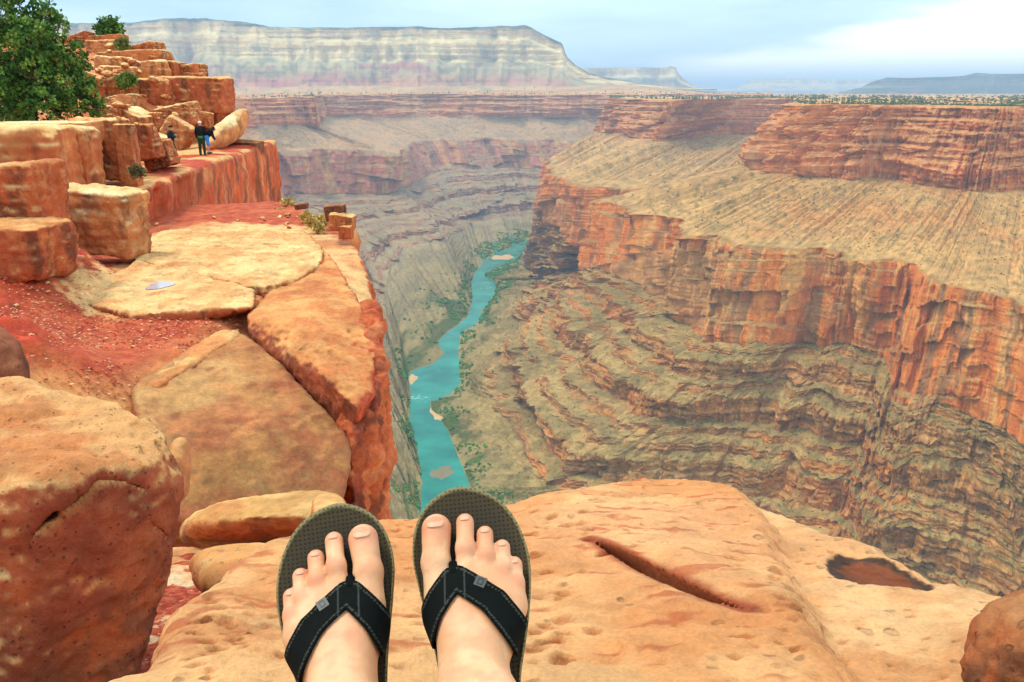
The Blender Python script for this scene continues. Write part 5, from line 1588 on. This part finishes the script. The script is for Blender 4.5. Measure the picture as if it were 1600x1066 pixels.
for f in FT:
    th = closed_spline(SOLE, 120)
    cen = np.array([2.0, 140.0])
    rings = [(-19, .2), (-19, .95), (-17, .985), (-8, 1.0), (-2.5, 1.0), (1.2, .995), (2.0, .975), (1.2, .955), (-0.4, .93), (-1.0, .85), (-1.2, .55), (-1.2, .2), (-1.2, .02)]
    V = []; cc = []; uvs = []
    for k, (w, s) in enumerate(rings):
        p = cen + (th - cen) * s
        lift = 7.0 * np.clip((p[:, 1] - 205) / 73, 0, 1) ** 2 + 2.0 * np.clip((30 - p[:, 1]) / 34, 0, 1)
        V.append(np.stack([p[:, 0], p[:, 1], np.full(len(p), w) + lift], -1))
        col = S(72, 60, 36) if k >= 7 else (S(128, 114, 74) if k >= 5 else S(96, 84, 54))
        if k >= 9: col = S(58, 48, 29)
        cc.append(np.tile(col, (len(p), 1))); uvs.append(p / 4.4)
    V = np.concatenate(V); cc = np.concatenate(cc); uvs = np.concatenate(uvs)
    Fq = grid_faces(len(rings), 120, True)
    if f['m']: Fq = Fq[:, ::-1]
    me = make_mesh("sandal", to_world(V * mm, f), Fq, cc)
    ul = me.uv_layers.new(name="UVMap")
    li = np.empty(len(me.loops), np.int32); me.loops.foreach_get("vertex_index", li)
    ul.data.foreach_set("uv", uvs[li].astype(np.float32).ravel())
    sandal = link("sandal", me, M_foam, person)
    # strap: a layer wrapped over the instep
    def strap_fn(p):
        s = foot_sdf(p) * 1000; q = p * 1000
        s = np.where(q[:, 2] < 14, np.minimum(s, np.abs(s) * 0 + s), s)
        bd = band2d(q)
        edge = 0.5 * sst(-2.6, -1.0, bd)
        return np.maximum(np.maximum(np.abs(s - 2.2) - 1.9 + edge, bd), -(q[:, 2] + 1.0)) * mm
    Vl, Q = sdf_mesh(strap_fn, (-0.068, 0.062, -0.004), (0.070, 0.204, 0.100), 0.00125)
    q = Vl * 1000; bd = band2d(q)
    c = np.tile(S(13, 15, 12), (len(q), 1)).astype(np.float32)
    arc = np.hypot(q[:, 0] + 11, q[:, 1] - 215)
    st = (np.abs(bd + 3.4) < 0.75) & ((arc % 3.4) < 2.3)
    c[st] = S(64, 64, 52)
    bar = (np.abs(q[:, 0] + 11) < 10.0) & (np.abs(np.abs(q[:, 0] + 11) - 9.2) < 0.8) & (q[:, 1] > 150)
    c[bar] = S(58, 60, 54)
    Qf = Q if not f['m'] else Q[:, ::-1]
    strap = link("strap", make_mesh("strap", to_world(Vl, f), Qf, c), M_strap, sandal)
    # toe post
    def post_fn(p):
        q = p * 1000
        return smin2(roundcone(q, (-13, 197, -3), (-12.5, 192, 24), 4.4, 4.0), roundcone(q, (-12.5, 192, 24), (-11.5, 182, 32), 4.0, 6.0), 4) * mm
    Vl, Q = sdf_mesh(post_fn, (-0.026, 0.168, -0.010), (0.002, 0.208, 0.042), 0.0016)
    link("toe_post", make_mesh("toe_post", to_world(Vl, f), Q if not f['m'] else Q[:, ::-1]), M_post, sandal)
    # small square tag with a rounded ring on the strap
    tu, tv = 13.0, 169.0
    ws = np.linspace(90, 10, 900)
    line = np.stack([np.full(900, tu), np.full(900, tv), ws], -1) * mm
    w0 = ws[np.argmax(foot_sdf(line) * 1000 < 4.2)]
    eps = 0.5
    gr = np.array([foot_sdf(np.array([[tu + eps, tv, w0]]) * mm)[0] - foot_sdf(np.array([[tu - eps, tv, w0]]) * mm)[0],
                   foot_sdf(np.array([[tu, tv + eps, w0]]) * mm)[0] - foot_sdf(np.array([[tu, tv - eps, w0]]) * mm)[0],
                   foot_sdf(np.array([[tu, tv, w0 + eps]]) * mm)[0] - foot_sdf(np.array([[tu, tv, w0 - eps]]) * mm)[0]])
    nz = gr / np.linalg.norm(gr)
    ux = np.array([1.0, -0.45, 0]); ux -= nz * (ux @ nz); ux /= np.linalg.norm(ux); vy = np.cross(nz, ux)
    def tagbox(x0, y0, x1, y1, z0, z1):
        b = np.array([(x, y, z) for z in (z0, z1) for (x, y) in ((x0, y0), (x1, y0), (x1, y1), (x0, y1))], float)
        F_ = np.array([(0, 3, 2, 1), (4, 5, 6, 7), (0, 1, 5, 4), (1, 2, 6, 5), (2, 3, 7, 6), (3, 0, 4, 7)])
        return b, F_
    parts = [(tagbox(-5.2, -6.0, 5.2, 6.0, -0.5, 0.6), S(72, 68, 54))]
    for bx in ((-2.8, -3.8, -1.7, 3.8), (1.7, -3.8, 2.8, 3.8), (-1.7, 2.7, 1.7, 3.8), (-1.7, -3.8, 1.7, -2.7)):
        parts.append((tagbox(*bx, 0.602, 0.9), S(30, 32, 32)))
    Vt, Ft, Ct, k0 = [], [], [], 0
    for (b, F_), col in parts:
        w_ = np.array([tu, tv, w0]) + b[:, :1] * ux + b[:, 1:2] * vy + b[:, 2:3] * nz
        Vt.append(w_); Ft.append(F_ + k0); Ct.append(np.tile(col, (8, 1))); k0 += 8
    Ft = np.concatenate(Ft)
    link("logo_tag", make_mesh("logo_tag", to_world(np.concatenate(Vt) * mm, f), Ft[:, ::-1] if f['m'] else Ft, np.concatenate(Ct), smooth=False), M_tag, sandal)
# ------------------------------------------------------------------ juniper, bushes, hikers
def leaf_mat(name):
    m, N, L, b = new_mat(name)
    at_ = N.new("ShaderNodeAttribute"); at_.attribute_name = "Col"
    L.new(at_.outputs['Color'], b.inputs['Base Color'])
    b.inputs['Roughness'].default_value = 0.8; b.inputs['Specular IOR Level'].default_value = 0.15
    return m
M_leaf = leaf_mat("foliage")
M_bark = plain_mat("bark", S(110, 88, 68), 0.95, 0.1, 0.35, 8.0, 0.6, 0.02)
def leaves(cent, outw, n_per, size, cols, seed, spread):
    """sprays of small pointed leaf quads round each centre, turned outwards"""
    r = np.random.RandomState(seed)
    k = len(cent) * n_per
    c = np.repeat(cent, n_per, 0) + r.normal(0, 1, (k, 3)) * spread
    d = np.repeat(outw, n_per, 0) * 0.9 + r.normal(0, 0.75, (k, 3)) + np.array([0, 0, 0.25])
    d /= np.linalg.norm(d, axis=1)[:, None]
    s = np.cross(d, r.normal(size=(k, 3))); s /= np.linalg.norm(s, axis=1)[:, None] + 1e-9
    ln = (size * r.uniform(0.6, 1.4, k))[:, None]; wd = ln * 0.36
    V = np.stack([c - s * wd * 0.3, c + d * ln * 0.5 - s * wd, c + d * ln, c + d * ln * 0.5 + s * wd], 1)
    cc = np.asarray(cols)[r.randint(0, len(cols), len(cent))]
    cc = np.repeat(cc, n_per, 0) * r.uniform(0.7, 1.3, (k, 1))
    return V.reshape(-1, 3), (np.arange(k * 4).reshape(-1, 4)), np.repeat(cc, 4, 0)
def tube(pts, rad, ns=8):
    pts = np.asarray(pts, float); V = []
    for i, p in enumerate(pts):
        t = pts[min(i + 1, len(pts) - 1)] - pts[max(i - 1, 0)]; t /= np.linalg.norm(t)
        a = np.cross(t, (0.3, 0.9, 0.1)); a /= np.linalg.norm(a); b = np.cross(t, a)
        th = np.linspace(0, 2 * np.pi, ns, endpoint=False)
        V.append(p + rad[i] * (np.cos(th)[:, None] * a + np.sin(th)[:, None] * b))
    return np.concatenate(V), grid_faces(len(pts), ns, True)
def join(parts):
    V, Fq, k = [], [], 0
    for v, f in parts:
        V.append(v); Fq.append(f + k); k += len(v)
    return np.concatenate(V), np.concatenate(Fq)
GREENS = [S(74, 108, 42), S(92, 126, 52), S(60, 92, 38), S(112, 138, 60), S(48, 76, 33)]
def tree(label, lobes, base, n_clump, n_leaf, size, cols, seed, spread, name="juniper_tree", cat="tree", group=None, trunk_r=0.16):
    r = np.random.RandomState(seed)
    root = link(name, None, label=label, cat=cat, group=group)
    root.location = tuple(base)
    parts = []; cent = []; outw = []
    C = np.array([l[0] for l in lobes]); mid = C.mean(0)
    tr = np.array([base, base + (mid - base) * 0.4 + r.normal(0, trunk_r, 3), base + (mid - base) * 0.9])
    parts.append(tube(tr, [trunk_r, trunk_r * 0.75, trunk_r * 0.35]))
    tot = sum(l[1] ** 2 for l in lobes)
    for c, rad in lobes:
        s = tr[1] + (tr[2] - tr[1]) * r.uniform(0, 0.8)
        parts.append(tube([s, s * 0.45 + c * 0.55 + r.normal(0, rad * 0.2, 3), c + (c - s) * 0.15], [trunk_r * 0.45, trunk_r * 0.28, trunk_r * 0.08], 6))
        k = max(4, int(n_clump * rad ** 2 / tot))
        d = r.normal(size=(k, 3)); d /= np.linalg.norm(d, axis=1)[:, None]
        rr = rad * (1 - 0.55 * r.uniform(0, 1, k) ** 2) * (1 + 0.22 * fbm((d * 1.7 + c).astype(np.float32), 2, seed=seed))
        pc = c + d * rr[:, None] * np.array([1, 1, 0.9])
        cent.append(pc); outw.append(d)
        for q in pc[:: max(1, k // 10)]:
            parts.append(tube([c, (c + q) / 2 + r.normal(0, rad * 0.08, 3), q], [trunk_r * 0.14, trunk_r * 0.10, trunk_r * 0.04], 4))
    V, Fq = join(parts)
    link("trunk", make_mesh("trunk", V - base, Fq), M_bark, root)
    V, Fq, cc = leaves(np.concatenate(cent), np.concatenate(outw), n_leaf, size, cols, seed, spread)
    link("crown", make_mesh("crown", V - base, Fq, cc, smooth=False), M_leaf, root)
    return root
def lob(x, y, rpx, Y):
    p = at(x, y, Y); return (p, rpx * np.linalg.norm(p) / F_PX)
YT = 33.0
tree("dense dark green juniper growing on top of the orange wall",
     [lob(20, 30, 34, YT), lob(62, 40, 30, YT + .5), lob(92, 42, 13, YT), lob(-30, 60, 60, YT), lob(25, 80, 46, YT - .8), lob(78, 78, 34, YT - .3), lob(112, 92, 22, YT), lob(126, 116, 16, YT + .2), lob(60, 125, 44, YT - 1),
      lob(105, 140, 34, YT - .4), lob(138, 152, 19, YT), lob(148, 172, 14, YT), lob(110, 172, 30, YT - .4), lob(40, 165, 40, YT - 1), lob(-10, 140, 55, YT - .5), lob(75, 18, 11, YT), lob(50, 62, 30, YT - 1), lob(-60, 150, 60, YT), lob(5, 5, 20, YT)],
     at(45, 205, YT), 1050, 26, 0.14, GREENS + [S(120, 138, 62)], 401, 0.085)
def bush(name, x, y, rpx, Y, label, seed, cols=GREENS, n=70, nl=16, size=0.14, spread=0.10, cat="bush", group=None, squash=1.0):
    l = [lob(x + dx * rpx, y + dy * rpx, rpx * k, Y) for dx, dy, k in ((-0.4, 0.1, 0.62), (0.4, 0.1, 0.62), (0, -0.3, 0.66))]
    return tree(label, l, at(x, y + rpx * 0.9, Y), n, nl, size, cols, seed, spread, name=name, cat=cat, group=group, trunk_r=0.04)
bush("round_bush", 171, 47, 14, 70.5, "round dark green bush on the summit slab of the boulder pile", 411, size=0.30, spread=0.22, n=90)
bush("green_tuft", 199, 127, 9, 54.0, "bright green tuft between the boulders above the squared course", 412, cols=[S(110, 124, 54), S(90, 112, 46)], size=0.22, spread=0.12, n=50)
bush("summit_tuft", 190, 70, 6, 66.5, "small olive tuft beside the boxy boulder near the summit", 413, cols=[S(120, 124, 66), S(100, 108, 54)], size=0.22, spread=0.12, n=40)
bush("grey_tuft", 214, 268, 7, 28.2, "grey green tuft under the thin upright slab", 414, cols=[S(120, 112, 74), S(98, 96, 62)], size=0.10, spread=0.06, n=40)
TUFT = [S(214, 180, 104), S(198, 160, 90), S(170, 146, 80)]
for i, (x, y, r_, Y) in enumerate(((436, 334, 6, 33), (447, 322, 5, 34), (452, 318, 5, 34.2), (478, 342, 5, 29), (488, 348, 6, 28), (503, 345, 5, 27.5), (432, 346, 6, 31), (497, 356, 5, 26.8))):
    bush("dry_tuft", x, y, r_, Y, "small straw coloured tuft in the red gravel saddle by the rim", 420 + i, cols=TUFT, size=0.11, spread=0.06, n=26, nl=14, group="dry tufts in the gravel saddle")

from mathutils.bvhtree import BVHTree
def surf_hit(x, y, names):
    best = None
    d = Vector(ray(np.float64(x), np.float64(y))).normalized()
    for o in bpy.data.objects:
        if o.type == 'MESH' and o.name.split('.')[0] in names:
            me = o.data
            if o.name not in _BV:
                v = np.empty(len(me.vertices) * 3); me.vertices.foreach_get('co', v)
                k = np.empty(len(me.loops), np.int32); me.loops.foreach_get('vertex_index', k)
                _BV[o.name] = BVHTree.FromPolygons(v.reshape(-1, 3).tolist(), k.reshape(-1, 4).tolist())
            h = _BV[o.name].ray_cast(Vector((0, 0, 0)), d)
            if h[0] is not None and (best is None or h[3] < best[1]): best = (np.array(h[0]), h[3])
    return best[0] if best else None
_BV = {}
M_hskin = plain_mat("hiker_skin", S(190, 130, 96), 0.6, 0.3)
def hiker(label, x, yfoot, ytop, yaw, J, cols, hat, seed):
    loc = surf_hit(x, yfoot, ("rock_terrace",))
    if loc is None: loc = at(x, yfoot, 45.0)
    Hh = (yfoot - ytop) * np.linalg.norm(loc) / F_PX
    sc = 1.0
    root = link("person", None, label=label, cat="person")
    root.location = tuple(loc); root.rotation_euler = (0, 0, yaw)
    top = J['head'][2] + 0.13
    sc = Hh / top
    j = {k: np.array(v, float) for k, v in J.items()}
    def limb(P, a, b, ra, rb): return roundcone(P, j[a], j[b], ra, rb)
    def bodyf(P):
        d = ellips(P, j['head'], (0.078, 0.095, 0.115))
        d = smin2(d, np.linalg.norm(P - (j['head'] + np.array([0, 0.10, -0.015])), axis=1) - 0.018, 0.02)
        d = smin2(d, roundcone(P, j['neck'], j['head'], 0.055, 0.05), 0.02)
        d = smin2(d, roundcone(P, j['pelvis'], j['chest'], 0.135, 0.155), 0.05)
        d = smin2(d, roundcone(P, j['chest'], j['neck'], 0.12, 0.06), 0.06)
        for s in ('l', 'r'):
            d = smin2(d, roundcone(P, j[s + 'sh'], j[s + 'el'], 0.052, 0.042), 0.03)
            d = smin2(d, roundcone(P, j[s + 'el'], j[s + 'wr'], 0.041, 0.03), 0.02)
            dirv = j[s + 'wr'] - j[s + 'el']; dirv /= np.linalg.norm(dirv)
            sd = np.cross(dirv, (0, 1, 0.2)); sd /= np.linalg.norm(sd)
            palm = j[s + 'wr'] + dirv * 0.05
            d = smin2(d, np.linalg.norm(P - palm, axis=1) - 0.038, 0.02)
            for q in range(4):
                b0 = palm + sd * (q - 1.5) * 0.02 + dirv * 0.03
                d = smin2(d, roundcone(P, b0, b0 + dirv * (0.075 - 0.01 * abs(q - 1.4)), 0.011, 0.009), 0.006)
            d = smin2(d, roundcone(P, palm + sd * 0.03, palm + sd * 0.06 + dirv * 0.04, 0.012, 0.010), 0.008)
            d = smin2(d, roundcone(P, j[s + 'hip'], j[s + 'kn'], 0.088, 0.058), 0.04)
            d = smin2(d, roundcone(P, j[s + 'kn'], j[s + 'an'], 0.056, 0.040), 0.03)
            d = smin2(d, roundcone(P, j[s + 'an'] - np.array([0, 0.03, 0.03]), j[s + 'an'] + np.array([0, 0.15, -0.04]), 0.042, 0.034), 0.03)
        return d
    def part(name, fn, mat, parent, h=0.016):
        allp = np.array(list(j.values()))
        V, Q = sdf_mesh(fn, allp.min(0) - 0.25, allp.max(0) + 0.25, h)
        return link(name, make_mesh(name, V * sc, Q), mat, parent)
    body = part("body", bodyf, M_hskin, root, 0.012)
    def jacket(P):
        d = smin2(roundcone(P, j['pelvis'] + np.array([0, 0, 0.06]), j['chest'], 0.165, 0.185), roundcone(P, j['chest'], j['neck'], 0.15, 0.075), 0.06)
        for s in ('l', 'r'):
            d = smin2(d, roundcone(P, j[s + 'sh'], j[s + 'el'], 0.072, 0.062), 0.04)
            if cols.get('sleeve', True): d = smin2(d, roundcone(P, j[s + 'el'], j[s + 'wr'], 0.06, 0.046), 0.03)
        return d
    part("jacket", jacket, plain_mat("jacket_cloth", cols['jacket'], 0.9, 0.15, 0.15, 12), root)
    def trousers(P):
        d = roundcone(P, j['lhip'], j['rhip'], 0.13, 0.13)
        for s in ('l', 'r'):
            d = smin2(d, roundcone(P, j[s + 'hip'], j[s + 'kn'], 0.108, 0.082), 0.04)
            if not cols.get('short'): d = smin2(d, roundcone(P, j[s + 'kn'], j[s + 'an'] + np.array([0, 0, 0.02]), 0.08, 0.066), 0.03)
        return d
    part("shorts" if cols.get('short') else "trousers", trousers, plain_mat("trouser_cloth", cols['legs'], 0.9, 0.15, 0.15, 12), root)
    def shoes(P):
        return np.minimum(*[roundcone(P, j[s + 'an'] - np.array([0, 0.03, 0.035]), j[s + 'an'] + np.array([0, 0.16, -0.042]), 0.056, 0.046) for s in ('l', 'r')])
    part("shoes", shoes, plain_mat("shoe", S(60, 52, 44), 0.8, 0.2), root)
    def hatf(P):
        q = P - j['head'] - np.array([0, 0, 0.045])
        dome = np.maximum(ellips(q, (0, 0, 0), (0.098, 0.112, 0.095)), -q[:, 2] - 0.0)
        brim = np.maximum(ellips(q, (0, 0.10, 0.0), (0.075, 0.09, 0.014)), -q[:, 1] * 0)
        return np.minimum(dome, brim)
    part("cap" if hat is not None else "hair", hatf if hat is not None else (lambda P: np.maximum(ellips(P, j['head'] + np.array([0, -0.015, 0.02]), (0.092, 0.105, 0.118)), (P[:, 1] - j['head'][1]) - 0.045)), plain_mat("cap_cloth", hat if hat is not None else S(30, 24, 20), 0.9, 0.1), root, 0.012)
    if cols.get('hem') is not None:
        part("shirt_hem", lambda P: np.maximum(roundcone(P, j['pelvis'] - np.array([0, 0, 0.10]), j['pelvis'] + np.array([0, 0, 0.06]), 0.158, 0.168), np.abs(P[:, 2] - j['pelvis'][2] + 0.05) - 0.06), plain_mat("shirt_cloth", cols['hem'], 0.9, 0.1), root)
    return root
STAND = dict(head=(0, 0.03, 1.60), neck=(0, 0, 1.46), chest=(0, 0, 1.28), pelvis=(0, 0, 0.98), lsh=(-0.19, 0, 1.40), rsh=(0.19, 0, 1.40), lel=(-0.25, 0.02, 1.12), rel=(0.25, 0.02, 1.12), lwr=(-0.24, 0.12, 0.88), rwr=(0.24, 0.12, 0.88),
             lhip=(-0.09, 0, 0.92), rhip=(0.09, 0, 0.92), lkn=(-0.10, 0.03, 0.50), rkn=(0.10, 0.03, 0.50), lan=(-0.11, 0, 0.09), ran=(0.11, 0, 0.09))
CROSS = dict(STAND, lel=(-0.24, 0.10, 1.14), rel=(0.24, 0.10, 1.14), lwr=(0.06, 0.24, 1.18), rwr=(-0.06, 0.25, 1.14), head=(0, 0.04, 1.60), lan=(-0.10, 0.12, 0.09), ran=(0.10, 0.16, 0.09), lkn=(-0.09, 0.10, 0.50), rkn=(0.10, 0.12, 0.50))
BEND = dict(STAND, head=(0, 0.42, 1.36), neck=(0, 0.30, 1.30), chest=(0, 0.20, 1.18), pelvis=(0, 0, 0.95), lsh=(-0.18, 0.27, 1.26), rsh=(0.18, 0.27, 1.26), lel=(-0.22, 0.32, 0.98), rel=(0.22, 0.32, 0.98), lwr=(-0.14, 0.42, 0.80), rwr=(0.14, 0.42, 0.80))
hiker("person in a dark cap and jacket standing alone with arms folded against pale rock", 271, 249, 203, math.radians(-60), CROSS, dict(jacket=S(34, 42, 46), legs=S(52, 60, 50)), S(28, 30, 32), 1)
hiker("person with a white cap and black jacket seen from behind on the terrace", 317, 242.5, 195.5, math.radians(8), STAND, dict(jacket=S(20, 22, 26), legs=S(40, 58, 36), hem=S(60, 130, 60)), S(220, 216, 206), 2)
hiker("person in black top and blue shorts bending forward beside the white cap", 326, 240.5, 203, math.radians(-75), BEND, dict(jacket=S(18, 20, 24), legs=S(60, 120, 190), short=True), None, 3)

# ---- loose stones: a few shapes, each stone its own object
def stone_proto(seed, sty):
    r = np.random.RandomState(seed)
    v = r.normal(size=(22, 3)); v /= np.abs(v).max(1)[:, None] ** 0.6 * np.linalg.norm(v, axis=1)[:, None] ** 0.4
    v *= np.array([1.0, 0.75, 0.55])
    pl = hull_planes(v)
    V, Q = sdf_mesh(lambda P: planes_sdf(P, pl, 0.05), v.min(0) - 0.1, v.max(0) + 0.1, 0.11)
    V = relief(V, Q, lambda p, N: 0.05 * fbm(p / 0.5, 3, seed=seed))
    me = make_mesh("loose_stone", V, Q); set_cols(me, rock_cols(V, vnormals(me), 1.0, *styles[sty], seed=seed))
    me.materials.append(M_mid)
    return me
protos = [stone_proto(700 + i, 'opro'[i % 4]) for i in range(5)]
def scatter(n, boxes, names, size, label, group, seed):
    r = random.Random(seed); k = 0
    for _ in range(n * 3):
        if k >= n: break
        x0, y0, x1, y1 = r.choice(boxes)
        h = surf_hit(r.uniform(x0, x1), r.uniform(y0, y1), names)
        if h is None: continue
        s = r.uniform(*size) * np.linalg.norm(h) / F_PX * 0.5
        o = bpy.data.objects.new("loose_stone", r.choice(protos)); COL.objects.link(o)
        o.location = tuple(h + np.array([0, 0, s * 0.3])); o.scale = (s, s, s)
        o.rotation_euler = (r.uniform(-0.4, 0.4), r.uniform(-0.4, 0.4), r.uniform(0, 6.28))
        o["label"] = label; o["category"] = "stone"; o["group"] = group
        k += 1
scatter(46, [(150, 60, 250, 95), (140, 95, 240, 135), (150, 135, 220, 200), (220, 150, 300, 205)], ("ridge", "boulder"), (7, 18), "small tan rubble stone lying among the boulders of the pile", "rubble among the boulder pile", 71)
scatter(26, [(30, 470, 360, 600), (215, 340, 440, 360), (10, 400, 130, 480)], ("promontory",), (4, 11), "small loose stone lying on the red gravel of the promontory", "stones on the red gravel", 72)
scatter(12, [(440, 322, 520, 360)], ("promontory",), (5, 12), "small brown stone in the gravel saddle near the balanced rim stones", "stones in the gravel saddle", 73)
